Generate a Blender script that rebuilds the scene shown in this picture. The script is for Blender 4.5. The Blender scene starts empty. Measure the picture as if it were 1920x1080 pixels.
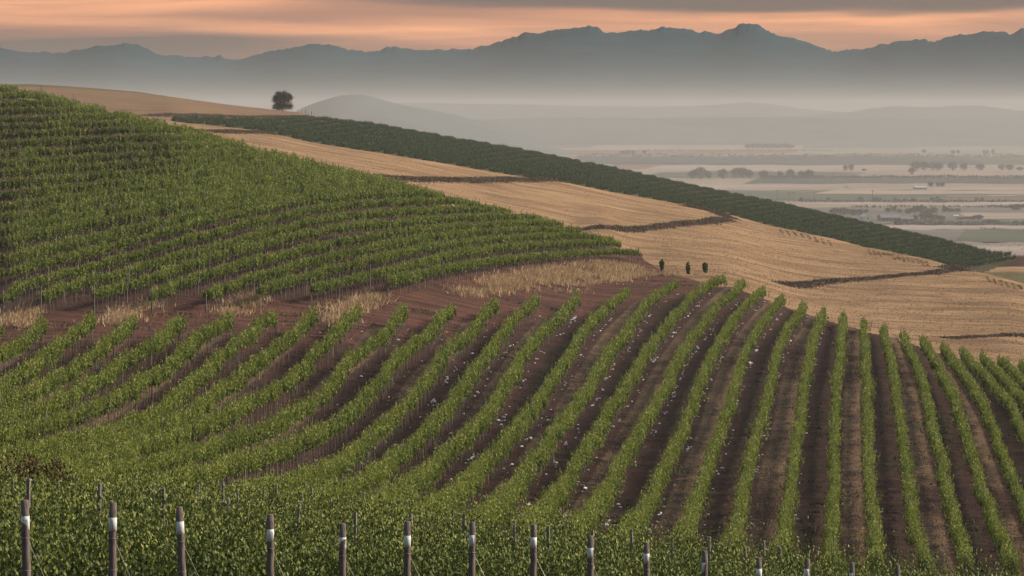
import bpy, math, random
import numpy as np
from mathutils import Vector
S = bpy.context.scene
COL = S.collection
R = math.radians
F, XC, VH = 5444.0, 960.0, 205.0          # focal length, centre column, horizon line (pixels of the 1920-wide photo)

# ------------------------------------------------------------------ camera
cam_d = bpy.data.cameras.new('camera'); cam = bpy.data.objects.new('camera', cam_d); COL.objects.link(cam)
cam.location = (0, 0, 0); cam.rotation_euler = (R(90), 0, 0)
cam_d.sensor_width = 36; cam_d.lens = 36 * F / 1920; cam_d.shift_y = -(540 - VH) / 1920
cam_d.clip_start = 0.5; cam_d.clip_end = 80000
S.camera = cam
S.view_settings.view_transform = 'Standard'; S.view_settings.look = 'None'
S.view_settings.gamma = 1.0
S.view_settings.exposure = 0.25
S.cycles.use_denoising = True
S.cycles.max_bounces = 5; S.cycles.diffuse_bounces = 2; S.cycles.transmission_bounces = 2
S.cycles.volume_bounces = 1; S.cycles.glossy_bounces = 1

# ------------------------------------------------------------------ node helper
class NT:
    def __init__(s, nt): s.nt = nt
    def n(s, t, props=None, **ins):
        nd = s.nt.nodes.new(t)
        for k, v in (props or {}).items(): setattr(nd, k, v)
        for k, v in ins.items():
            key = int(k[1:]) if k[0] == 'i' and k[1:].isdigit() else k.replace('_', ' ')
            if isinstance(v, bpy.types.NodeSocket): s.nt.links.new(v, nd.inputs[key])
            else: nd.inputs[key].default_value = v
        return nd
    def m(s, op, a, b=0.0, c=0.0, clamp=False):
        nd = s.n('ShaderNodeMath', dict(operation=op, use_clamp=clamp))
        for i, v in enumerate((a, b, c)):
            if isinstance(v, bpy.types.NodeSocket): s.nt.links.new(v, nd.inputs[i])
            else: nd.inputs[i].default_value = v
        return nd.outputs[0]
    def ss(s, x, a, b):
        return s.n('ShaderNodeMapRange', dict(interpolation_type='SMOOTHSTEP'), Value=x, From_Min=a, From_Max=b).outputs[0]
    def mix(s, f, a, b):
        nd = s.n('ShaderNodeMix', dict(data_type='RGBA'))
        for i, v in ((0, f), (6, a), (7, b)):
            if isinstance(v, bpy.types.NodeSocket): s.nt.links.new(v, nd.inputs[i])
            else: nd.inputs[i].default_value = v if i == 0 else (*v, 1)
        return nd.outputs[2]
    def noise(s, vec, scale, detail=3, rough=.55, dist=0.0):
        return s.n('ShaderNodeTexNoise', None, Vector=vec, Scale=scale, Detail=detail, Roughness=rough, Distortion=dist).outputs[0]
    def mapv(s, vec, scale=(1, 1, 1), loc=(0, 0, 0), rot=(0, 0, 0)):
        return s.n('ShaderNodeMapping', None, Vector=vec, Scale=scale, Location=loc, Rotation=rot).outputs[0]

# ------------------------------------------------------------------ sky
SUN_EL, SUN_AZ = R(28), R(80)             # azimuth clockwise from +Y (the view direction)
w = bpy.data.worlds.new('World'); S.world = w; w.use_nodes = True
w.node_tree.nodes.clear(); T = NT(w.node_tree)
sky = T.n('ShaderNodeTexSky', dict(sky_type='NISHITA', sun_disc=False, sun_elevation=SUN_EL, sun_rotation=SUN_AZ,
          air_density=1.6, dust_density=4.0, ozone_density=1.0))
bg1 = T.n('ShaderNodeBackground', None, Color=sky.outputs[0], Strength=0.12)
dirv = T.n('ShaderNodeTexCoord').outputs['Generated']
sep = T.n('ShaderNodeSeparateXYZ', None, Vector=dirv)
el = sep.outputs[2]; az = sep.outputs[0]
warp = T.noise(T.mapv(dirv, (5, 5, 50)), 1.0, 3)
el2 = T.m('ADD', el, T.m('MULTIPLY', T.m('SUBTRACT', warp, .5), .017))
n1 = T.noise(T.mapv(dirv, (6, 6, 110), (2.3, 0, 1.1)), 1.0, 6, .6, .5)
n2 = T.noise(T.mapv(dirv, (14, 14, 330), (5.1, 2, 3.3)), 1.0, 5, .6, .4)
CO, CP, CG, CD = (.95, .43, .215), (.375, .190, .130), (.22, .150, .125), (.150, .122, .105)
def band(line, wd): return T.ss(T.m('ABSOLUTE', T.m('SUBTRACT', el2, line)), wd, wd * .1)
c = T.mix(T.ss(n1, .30, .62), CG, CP)
m1 = T.m('MULTIPLY', T.ss(el2, .0305, .0370), T.ss(az, -.02, -.13))
m2 = T.m('MULTIPLY', band(T.m('ADD', .0225, T.m('MULTIPLY', az, -.060)), .0045), T.m('MULTIPLY', T.ss(az, .05, -.03), .55))
m3 = T.m('MULTIPLY', band(T.m('ADD', .0315, T.m('MULTIPLY', az, -.008)), .0052), T.m('MULTIPLY', T.ss(az, -.06, .12), .85))
m4 = T.m('MULTIPLY', band(.0265, .007), T.m('MULTIPLY', T.ss(az, -.10, .0), .5))
glow = T.m('MULTIPLY', T.m('ADD', T.m('MAXIMUM', m1, m2), T.m('MAXIMUM', m3, m4), clamp=True), T.m('ADD', .55, T.m('MULTIPLY', T.ss(n1, .35, .6), .45)))
c = T.mix(glow, c, CO)
c = T.mix(T.m('MULTIPLY', T.ss(n2, .50, .70), .30), c, CP)
gl = T.m('MULTIPLY', T.ss(el2, .0258, .0238), T.ss(az, -.02, -.12))
gr = T.m('MULTIPLY', T.ss(T.m('ADD', el2, T.m('MULTIPLY', az, .020)), .0343, .0372), T.ss(az, -.07, -.01))
c = T.mix(T.m('MULTIPLY', T.m('MAXIMUM', gl, gr), .88), c, CD)
c = T.mix(T.ss(el, .05, .2), c, (.36, .33, .34))
# sky dimmed behind the camera, to darken the surfaces that face it
back = T.m('ADD', .14, T.m('MULTIPLY', T.ss(sep.outputs[1], -.5, .9), .88))
bg2 = T.n('ShaderNodeBackground', None, Color=c, Strength=back)
mx = T.n('ShaderNodeMixShader', None, i0=T.ss(el, .06, .45), i1=bg2.outputs[0], i2=bg1.outputs[0])
T.n('ShaderNodeOutputWorld', None, Surface=mx.outputs[0])

sl = bpy.data.lights.new('sun', 'SUN'); sl.energy = 4.8; sl.angle = R(5); sl.color = (1.0, .85, .66)
so = bpy.data.objects.new('sun', sl); COL.objects.link(so)
sd = Vector((math.sin(SUN_AZ) * math.cos(SUN_EL), math.cos(SUN_AZ) * math.cos(SUN_EL), math.sin(SUN_EL)))
so.rotation_euler = sd.to_track_quat('Z', 'Y').to_euler(); so.location = (200, 50, 200)

# ------------------------------------------------------------------ object helpers
def tag(o, label=None, cat=None, group=None, kind=None):
    if label: o['label'] = label
    if cat: o['category'] = cat
    if group: o['group'] = group
    if kind: o['kind'] = kind
    return o
def empty(name, loc, label, cat, group=None):
    o = bpy.data.objects.new(name, None); COL.objects.link(o); o.location = loc; o.empty_display_size = .3
    return tag(o, label, cat, group)
def mesh_obj(name, V, polys, mat, parent=None, smooth=False, attrs=None, n=4):
    """V: (N,3) array; polys: (M,n) array, or a list of tuples of mixed size."""
    me = bpy.data.meshes.new(name); V = np.asarray(V, np.float32)
    if isinstance(polys, list):
        me.from_pydata([tuple(map(float, v)) for v in V], [], polys)
    else:
        P = np.asarray(polys, np.int32); M = len(P); n = P.shape[1]
        me.vertices.add(len(V)); me.vertices.foreach_set('co', V.ravel())
        me.loops.add(M * n); me.loops.foreach_set('vertex_index', P.ravel())
        me.polygons.add(M); me.polygons.foreach_set('loop_start', np.arange(0, M * n, n, dtype=np.int32))
        me.polygons.foreach_set('loop_total', np.full(M, n, np.int32))
    if attrs:
        for k, a in attrs.items():
            at = me.attributes.new(k, 'FLOAT', 'POINT'); at.data.foreach_set('value', np.asarray(a, np.float32).ravel())
    me.update(); me.validate()
    if mat: me.materials.append(mat)
    if smooth: me.polygons.foreach_set('use_smooth', np.ones(len(me.polygons), bool))
    o = bpy.data.objects.new(name, me); COL.objects.link(o); o.parent = parent
    return o
class MB:
    def __init__(s): s.v = []; s.f = []
    def add(s, vs, fs):
        b = len(s.v); s.v += [tuple(v) for v in vs]; s.f += [tuple(b + i for i in f) for f in fs]
    def box(s, x0, x1, y0, y1, z0, z1):
        s.add([(x0,y0,z0),(x1,y0,z0),(x1,y1,z0),(x0,y1,z0),(x0,y0,z1),(x1,y0,z1),(x1,y1,z1),(x0,y1,z1)],
              [(0,3,2,1),(4,5,6,7),(0,1,5,4),(1,2,6,5),(2,3,7,6),(3,0,4,7)])
    def tube(s, pts, rad, k=8, cap=True):
        pts = [Vector(p) for p in pts]; rad = rad if isinstance(rad, (list, tuple)) else [rad] * len(pts)
        vs = []; fs = []
        for i, p in enumerate(pts):
            d = (pts[min(i + 1, len(pts) - 1)] - pts[max(i - 1, 0)]).normalized()
            a = d.cross(Vector((0, 1, 0)) if abs(d.y) < .9 else Vector((1, 0, 0))).normalized(); b = d.cross(a)
            for j in range(k):
                t = 2 * math.pi * j / k; vs.append(p + (a * math.cos(t) + b * math.sin(t)) * rad[i])
        for i in range(len(pts) - 1):
            for j in range(k):
                fs.append((i * k + j, i * k + (j + 1) % k, (i + 1) * k + (j + 1) % k, (i + 1) * k + j))
        if cap: fs += [tuple(range(k - 1, -1, -1)), tuple(range((len(pts) - 1) * k, len(pts) * k))]
        s.add(vs, fs)
    def build(s, name, mat, parent=None, smooth=False):
        return mesh_obj(name, s.v, s.f, mat, parent, smooth)
ONES = 'zeroth first second third fourth fifth sixth seventh eighth ninth tenth eleventh twelfth thirteenth fourteenth fifteenth sixteenth seventeenth eighteenth nineteenth'.split()
TENS = {2: 'twent', 3: 'thirt', 4: 'fort', 5: 'fift', 6: 'sixt', 7: 'sevent'}
def nth(n):
    if n < 20: return ONES[n]
    t, u = divmod(n, 10)
    return TENS[t] + ('ieth' if u == 0 else 'y-' + ONES[u])

# ------------------------------------------------------------------ materials
def new_mat(name):
    m = bpy.data.materials.new(name); m.use_nodes = True; m.node_tree.nodes.clear(); return m, NT(m.node_tree)
def finish(T, color, rough=.85, bump=None, bstr=.3, bdist=.1, spec=.3, metal=0.0):
    kw = dict(Roughness=rough, Metallic=metal); kw['Specular_IOR_Level'] = spec
    kw['Base_Color'] = color if isinstance(color, bpy.types.NodeSocket) else (*color, 1)
    if bump is not None: kw['Normal'] = T.n('ShaderNodeBump', None, Strength=bstr, Distance=bdist, Height=bump).outputs[0]
    b = T.n('ShaderNodeBsdfPrincipled', None, **kw)
    T.n('ShaderNodeOutputMaterial', None, Surface=b.outputs[0]); return b
def simple(name, a, b, scale=5, rough=.8, bstr=.3, bdist=.02, stretch=(1, 1, 1), spec=.3, metal=0.0):
    m, T = new_mat(name); co = T.n('ShaderNodeTexCoord').outputs['Object']
    nz = T.noise(T.mapv(co, stretch), scale, 5, .6)
    finish(T, T.mix(T.ss(nz, .3, .7), a, b), rough, nz, bstr, bdist, spec, metal); return m
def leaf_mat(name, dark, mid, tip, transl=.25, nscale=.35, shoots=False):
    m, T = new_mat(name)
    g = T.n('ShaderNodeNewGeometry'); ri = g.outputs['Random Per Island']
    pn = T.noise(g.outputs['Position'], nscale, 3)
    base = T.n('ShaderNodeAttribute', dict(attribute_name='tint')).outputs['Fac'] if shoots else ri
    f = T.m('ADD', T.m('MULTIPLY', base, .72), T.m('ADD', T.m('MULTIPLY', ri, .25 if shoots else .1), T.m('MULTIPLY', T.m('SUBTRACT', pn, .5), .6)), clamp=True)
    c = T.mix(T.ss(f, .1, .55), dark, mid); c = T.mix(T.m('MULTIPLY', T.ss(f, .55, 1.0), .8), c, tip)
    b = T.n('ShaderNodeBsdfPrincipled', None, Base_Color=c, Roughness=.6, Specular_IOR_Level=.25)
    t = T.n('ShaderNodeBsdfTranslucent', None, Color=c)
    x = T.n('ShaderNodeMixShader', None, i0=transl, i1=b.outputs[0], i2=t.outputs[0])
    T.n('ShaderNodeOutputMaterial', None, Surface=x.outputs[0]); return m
M = {}
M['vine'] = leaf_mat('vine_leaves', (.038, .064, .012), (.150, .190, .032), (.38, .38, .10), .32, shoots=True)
M['vine_near'] = leaf_mat('vine_leaves_near', (.011, .024, .006), (.062, .092, .016), (.36, .36, .085), .08, nscale=.8, shoots=True)  # darker copy of the vine leaves, with near hedge shade painted in
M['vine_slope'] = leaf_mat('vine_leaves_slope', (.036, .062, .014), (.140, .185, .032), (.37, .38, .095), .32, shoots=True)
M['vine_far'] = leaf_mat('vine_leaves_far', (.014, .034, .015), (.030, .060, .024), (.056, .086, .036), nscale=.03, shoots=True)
M['tree'] = leaf_mat('eucalyptus_leaves', (.010, .014, .012), (.018, .025, .018), (.032, .040, .028), .1)
M['treefar'] = leaf_mat('far_leaves', (.010, .018, .020), (.018, .030, .030), (.032, .046, .042), .1, .05)  # leaf tones shifted to blue, painting in some of the haze
M['treegreen'] = leaf_mat('dark_green_leaves', (.026, .050, .016), (.060, .095, .032), (.12, .15, .05), .25)
M['rust'] = leaf_mat('rust_leaves', (.035, .018, .010), (.075, .030, .016), (.17, .030, .014))
M['dry'] = leaf_mat('dry_grass', (.28, .19, .11), (.50, .36, .22), (.68, .52, .34), .25, .3)
M['windrow'] = leaf_mat('brown_windrow', (.10, .064, .042), (.16, .105, .068), (.28, .19, .12), .1)
M['weed'] = leaf_mat('weed_leaves', (.02, .035, .012), (.045, .06, .022), (.09, .10, .04), .1)
M['weed2'] = leaf_mat('headland_weeds', (.035, .04, .018), (.085, .075, .04), (.20, .15, .09), .1)
M['strip'] = leaf_mat('stubble_straw', (.13, .085, .055), (.27, .185, .12), (.42, .305, .20), .2)
M['scrub'] = leaf_mat('dry_scrub', (.055, .038, .030), (.10, .070, .052), (.19, .135, .085), .1, .3)
M['stem'] = simple('vine_wood', (.036, .027, .024), (.080, .060, .052), 8)
M['post'] = simple('weathered_post', (.068, .052, .050), (.185, .152, .142), 9, .85, .6, .01, (3, 3, .6))
M['postg'] = simple('grey_post', (.11, .10, .095), (.24, .22, .20), 9, .85, .4, .01, (3, 3, .6))
M['white'] = simple('white_paint', (.46, .49, .50), (.76, .78, .78), 14, .5, .2, .002, (1, 1, .4))
M['mark'] = simple('faded_marking', (.20, .22, .23), (.30, .32, .33), 30, .8)
M['wire'] = simple('wire', (.20, .19, .17), (.34, .32, .28), 4, .4, metal=.6)
M['stone'] = simple('pale_stone', (.50, .50, .52), (.80, .80, .80), 3, .7)
M['bark'] = simple('bark', (.05, .04, .035), (.15, .12, .10), 2, .9, .6, .05, (2, 2, .4))
M['mast'] = simple('mast_steel', (.20, .20, .20), (.3, .3, .3), 1, .5)

def attr(T, name): return T.n('ShaderNodeAttribute', dict(attribute_name=name)).outputs['Fac']
def ground_mat():
    m, T = new_mat('farm_ground')
    P = T.n('ShaderNodeNewGeometry').outputs['Position']
    straw, red, phase, green = attr(T, 'straw'), attr(T, 'red'), attr(T, 'phase'), attr(T, 'green')
    nb = T.noise(P, .05, 4); nm = T.noise(P, .6, 5, .6); nf = T.noise(P, 5.0, 4, .65)
    # bare earth
    soil = T.mix(T.ss(nm, .3, .7), (.023, .0150, .014), (.050, .029, .026))
    soil = T.mix(T.m('MULTIPLY', T.ss(nf, .5, .75), .6), soil, (.08, .05, .044))
    track = T.noise(T.mapv(P, (.10, .55, .1), rot=(0, 0, R(-14))), 1.2, 4, .6, .6)
    redc = T.mix(T.ss(track, .35, .65), (.052, .028, .023), (.145, .062, .046))
    redc = T.mix(T.m('MULTIPLY', T.ss(nm, .5, .75), .5), redc, (.15, .09, .064))
    soil = T.mix(red, soil, redc)
    # mown straw strips between every other pair of rows, dark weeds in the others
    ph = T.m('ADD', phase, T.m('MULTIPLY', T.m('SUBTRACT', T.noise(P, 1.3, 4), .5), .22))
    t2 = T.m('PINGPONG', T.m('MULTIPLY', T.m('ADD', ph, -1.52), .5), .5)          # 0 in the middle of an odd gap, .5 of an even one
    strip = T.m('MULTIPLY', T.ss(t2, .165, .11), attr(T, 'field'))
    stripc = T.mix(T.ss(T.noise(P, .12, 3), .35, .65), (.085, .062, .047), (.19, .122, .078))
    stripc = T.mix(T.m('MULTIPLY', T.ss(nf, .4, .7), .35), stripc, (.32, .22, .14))
    weed = T.m('MULTIPLY', T.m('MULTIPLY', T.ss(t2, .38, .45), attr(T, 'field')), T.ss(nb, .40, .60))
    soil = T.mix(T.m('MULTIPLY', strip, T.ss(T.noise(P, .05, 3, .5), .30, .48)), soil, stripc)
    soil = T.mix(T.m('MULTIPLY', weed, .6), soil, (.040, .040, .022))
    # stubble: long swathes following the contour
    wv = T.noise(T.mapv(P, (.012, .035, .03)), 1.0, 3)
    q = T.n('ShaderNodeCombineXYZ', None, X=T.m('MULTIPLY', T.n('ShaderNodeSeparateXYZ', None, Vector=P).outputs[0], .035),
            Y=T.m('ADD', T.m('MULTIPLY', T.n('ShaderNodeSeparateXYZ', None, Vector=P).outputs[1], .16), T.m('MULTIPLY', wv, 5.0)), Z=0.0).outputs[0]
    s1 = T.noise(q, 1.0, 5, .6); s2 = T.noise(q, 2.6, 6, .75, .8); s3 = T.noise(T.mapv(P, (.22, .5, .5)), 1.0, 6, .75)
    st = T.mix(T.ss(s1, .34, .64), (.205, .125, .070), (.375, .245, .140))
    st = T.mix(T.m('MULTIPLY', T.ss(s2, .55, .70), .55), st, (.135, .09, .062))
    st = T.mix(T.m('MULTIPLY', T.ss(s2, .50, .32), .45), st, (.40, .275, .168))
    st = T.mix(T.m('MULTIPLY', T.ss(s3, .54, .70), .45), st, (.19, .125, .085))
    s4 = T.noise(T.mapv(q, (.35, 3.2, 1)), 1.0, 4, .6, .6)
    st = T.mix(T.m('MULTIPLY', T.ss(s4, .58, .66), .55), st, (.13, .082, .055))
    st = T.mix(T.m('MULTIPLY', T.ss(nb, .50, .68), .45), st, (.15, .098, .066))
    st = T.mix(T.m('MULTIPLY', T.ss(T.noise(P, 1.6, 5, .75), .55, .7), .5), st, (.46, .325, .205))
    st = T.mix(T.m('MULTIPLY', attr(T, 'brown'), .62), st, (.150, .098, .066))
    edge = T.m('ADD', straw, T.m('MULTIPLY', T.m('SUBTRACT', nm, .5), .5))
    c = T.mix(T.ss(edge, .4, .6), soil, st)
    c = T.mix(T.m('MULTIPLY', green, T.ss(nm, .25, .5)), c, (.075, .078, .040))
    clod = T.noise(P, 2.2, 6, .75)
    c = T.mix(T.m('MULTIPLY', T.m('MULTIPLY', T.ss(clod, .52, .70), .6), T.m('SUBTRACT', 1.0, straw)), c, (.095, .058, .050))
    c = T.mix(T.m('MULTIPLY', T.m('MULTIPLY', T.ss(clod, .46, .34), .6), T.m('SUBTRACT', 1.0, straw)), c, (.018, .013, .012))
    hgt = T.m('ADD', T.m('ADD', T.m('MULTIPLY', s1, 1.2), T.m('MULTIPLY', s2, 1.0)), T.m('ADD', T.m('MULTIPLY', clod, .8), T.m('MULTIPLY', s3, .8)))
    finish(T, c, .95, hgt, .9, .5, .1)
    return m
M['ground'] = ground_mat()

# ------------------------------------------------------------------ terrain profile (edges traced in the photo, carried to real distances)
def C(pts):
    a = np.array(pts, float); return lambda x: np.interp(x, a[:, 0], a[:, 1])
near_x = [0, 300, 600, 900, 1200, 1600, 1900]
near_D = [22, 30, 40, 50, 65, 80, 100, 130, 160, 190, 215, 235, 250, 300]
near_v = np.array([
 [1330,1150,1030, 994, 962, 938, 912, 872, 822, 752, 688, 640, 600, 560],
 [1350,1170,1050,1010, 980, 956, 930, 892, 852, 792, 716, 645, 592, 560],
 [1370,1190,1085,1053,1012, 984, 955, 924, 890, 848, 790, 715, 655, 560],
 [1380,1200,1090,1060,1034,1010, 984, 955, 925, 868, 780, 725, 690, 590],
 [1400,1240,1140,1098,1070,1045,1022, 998, 968, 905, 822, 765, 730, 630],
 [1420,1270,1180,1140,1114,1095,1076,1056,1030, 917, 826, 768, 730, 652],
 [1430,1280,1200,1160,1135,1115,1097,1076,1048, 935, 842, 785, 750, 665]], float)
eA = C([(-1200,640),(-50,620),(85,610),(180,600),(345,602),(437,597),(520,597),(593,585),(765,580),(937,570),(1090,557),(1180,545),(1275,530),(1365,518),(1400,530),(1438,545),(1510,572),(1583,593),(1657,612),(1730,635),(1803,655),(1875,673),(1950,690),(3000,760)])
dA = C([(0,245),(300,252),(600,268),(765,285),(900,305),(1050,330),(1200,357),(1365,380),(1500,372),(1600,355),(1700,335),(1900,305),(3000,290)])
eBb = C([(-1200,600),(-50,590),(7,575),(77,572),(177,567),(283,565),(387,560),(487,555),(585,552),(727,540),(800,516),(873,503),(940,493),(1040,484),(1140,476),(1205,472)])
dBb = C([(0,262),(300,272),(600,290),(727,302),(800,325),(873,345),(940,362),(1040,390),(1140,415),(1205,430)])
eBc = C([(-1200,60),(0,162),(50,172),(100,182),(167,201),(233,214),(277,227),(333,237),(400,257),(467,277),(533,294),(640,321),(740,344),(807,364),(873,381),(940,397),(1007,414),(1067,431),(1140,451),(1205,472)])
dBc = C([(-1200,600),(0,560),(300,480),(600,440),(900,428),(1100,430),(1205,437)])
eG = C([(-1200,205),(0,210),(100,214),(200,220),(277,224),(310,226),(360,232),(433,239),(510,249),(567,264),(640,277),(750,293),(857,312),(940,327),(997,335),(1050,341),(1140,360),(1207,372),(1280,385),(1363,403),(1447,425),(1547,447),(1630,467),(1713,483),(1793,503),(1847,517),(1920,537),(3000,900)])
dG = C([(0,680),(300,690),(640,640),(900,640),(1200,650),(1400,640),(1600,580),(1800,500),(1900,460),(3000,420)])
eD = C([(-1200,212),(277,219),(367,221),(500,223),(590,219),(620,222),(700,230),(773,244),(873,261),(973,277),(1073,297),(1173,317),(1280,341),(1447,374),(1613,411),(1780,447),(1880,471),(1908,481),(3000,640)])
dD = C([(0,850),(300,860),(620,1050),(900,1100),(1200,1150),(1500,1050),(1700,900),(1900,700),(3000,650)])
eH = C([(-1200,150),(0,158),(50,158),(100,160),(167,165),(267,173),(320,182),(433,197),(540,209),(590,213),(605,215)])
colx = np.concatenate([np.arange(-1500, -300, 60), np.arange(-300, 2221, 10), np.arange(2280, 3400, 60)]).astype(float)
Ds = np.concatenate([np.arange(22, 100, 1.0), np.arange(100, 450, 1.5), np.arange(450, 700, 2), np.arange(700, 1300, 4), np.arange(1300, 2000, 30)])
HC = 1.3
def sstep(v, a, b): t = np.clip((np.asarray(v, float) - a) / (b - a), 0, 1); return t * t * (3 - 2 * t)
def hs(x, D): return 1 + .42 * sstep(x, 1480, 650) * sstep(D, 125, 215) * (1 - .45 * sstep(D, 360, 520))
def pchip(x, y, xq):
    x = np.asarray(x, float); y = np.asarray(y, float); h = np.diff(x); d = np.diff(y) / h
    m = np.zeros_like(y); m[0] = d[0]; m[-1] = d[-1]
    for i in range(1, len(x) - 1):
        if d[i-1] * d[i] > 0:
            w1 = 2 * h[i] + h[i-1]; w2 = h[i] + 2 * h[i-1]; m[i] = (w1 + w2) / (w1 / d[i-1] + w2 / d[i])
    k = np.clip(np.searchsorted(x, xq) - 1, 0, len(x) - 2); t = (xq - x[k]) / h[k]
    return (1+2*t)*(1-t)**2*y[k] + t*(1-t)**2*h[k]*m[k] + t*t*(3-2*t)*y[k+1] + t*t*(t-1)*h[k]*m[k+1]
def zof(v, D, up=0.0): return -(v - VH) * D / F - up
def profile(x):
    P = []; xn = min(max(x, 0), 1900)
    nv = [np.interp(xn, near_x, near_v[:, j]) for j in range(len(near_D))]
    DA = float(dA(x))
    for D, v in zip(near_D, nv):
        if D < DA - 14 and v > eA(x) + 14: P.append((D, zof(v, D, HC * hs(x, D))))
    P.append((DA, zof(eA(x), DA, HC * hs(x, DA))))
    if x < 1200:
        a, b = float(dBb(x)), float(dBc(x))
        va = zof(eBb(x), a, HC * hs(x, a)); vb = zof(eBc(x), b, HC * hs(x, b)); P.append((a, va))
        if b - a > 60:
            P.append(((a + b) / 2, (va + vb) / 2 + .3))
        P.append((b, vb))
        g = min(1, (1120 - x) / 350)
        if g > .05: P.append((b + 45, zof(eBc(x) + 3 + 12 * g, b + 45)))
    DG = float(dG(x)); zG = zof(eG(x), DG)
    if DG > P[-1][0] + 30:
        Dm = (P[-1][0] + DG) / 2; P.append((Dm, (P[-1][1] + zG) / 2 + .2 * (x > 1200)))
    P.append((DG, zG))
    P.append((DG + 70, zof(eG(x) + 9, DG + 70))); P.append((DG + 125, zof(eG(x) + 4, DG + 125)))
    DD = float(dD(x)); up = 1.7 if 300 < x < 1900 else 0
    P.append((DD, zof(eD(x), DD, up)))
    last = DD
    if x < 605:
        P.append((DD + 35, zof(eD(x) - 1 if x < 590 else eD(x) - .5, DD + 35))); last = 1160.0
        P.append((last, zof(eH(x), last)))
    zl = P[-1][1]
    P.append((last + 90, zl - 9)); P.append((last + 260, zl - 45)); P.append((max(last + 620, 1650), -121.5)); P.append((2100, -123))
    P.sort(); Q = [P[0]]
    for p in P[1:]:
        if p[0] > Q[-1][0] + 1.5: Q.append(p)
    a = np.array(Q); return pchip(a[:, 0], a[:, 1], Ds)
Z = np.array([profile(x) for x in colx])
K = np.exp(-np.linspace(-2, 2, 9) ** 2 / 2); K /= K.sum()
Zs = Z.copy(); pad = np.pad(Z, ((4, 4), (0, 0)), 'edge')
Zs = sum(K[i] * pad[i:i + len(Z)] for i in range(9))
rng = np.random.default_rng(7)
def vnoise(x, y, s, seed=0):
    x = np.asarray(x) / s + 1000 + seed * 17.3; y = np.asarray(y) / s + 1000 + seed * 9.1
    xi = np.floor(x).astype(int); yi = np.floor(y).astype(int); fx = x - xi; fy = y - yi
    fx = fx*fx*(3-2*fx); fy = fy*fy*(3-2*fy)
    def h(a, b):
        n = (a * 374761393 + b * 668265263 + seed * 362437) & 0xffffffff
        n = ((n ^ (n >> 13)) * 1274126177) & 0xffffffff
        return ((n ^ (n >> 16)) & 0xffff) / 65535.0
    return (h(xi,yi)*(1-fx)+h(xi+1,yi)*fx)*(1-fy)+(h(xi,yi+1)*(1-fx)+h(xi+1,yi+1)*fx)*fy - .5
XX = (colx[:, None] - XC) / F * Ds[None, :]; YY = np.broadcast_to(Ds[None, :], XX.shape)
Z = Zs + .22 * vnoise(XX, YY, 7, 1) + .10 * vnoise(XX, YY, 2.5, 2)
def gz(x, D):
    """ground height under photo column x at distance D"""
    x = np.asarray(x, float); D = np.asarray(D, float)
    ci = np.clip(np.searchsorted(colx, x) - 1, 0, len(colx) - 2); di = np.clip(np.searchsorted(Ds, D) - 1, 0, len(Ds) - 2)
    a = np.clip((x - colx[ci]) / (colx[ci+1] - colx[ci]), 0, 1); b = np.clip((D - Ds[di]) / (Ds[di+1] - Ds[di]), 0, 1)
    return (Z[ci,di]*(1-a)+Z[ci+1,di]*a)*(1-b)+(Z[ci,di+1]*(1-a)+Z[ci+1,di+1]*a)*b
def H(X, Y): return gz(XC + F * np.asarray(X) / np.asarray(Y), Y)
DF = np.arange(24, 1300, .5)
def pick(x, v, up=0.0, dmin=24, dmax=1300):
    """first point of the ground (raised by up) that the sight line through x, v meets beyond dmin"""
    d = DF[(DF >= dmin) & (DF <= dmax)]
    vp = VH - (gz(np.full(len(d), x), d) + (HC * hs(x, d) if up == 'vine' else up)) * F / d
    k = np.nonzero(vp <= v)[0]
    if len(k) == 0: D = d[int(np.argmin(vp))]
    else:
        i = k[0]
        D = d[i] if i == 0 else d[i-1] + (vp[i-1] - v) / max(vp[i-1] - vp[i], 1e-6) * .5
    return Vector(((x - XC) / F * D, D, float(gz(x, D))))

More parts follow.
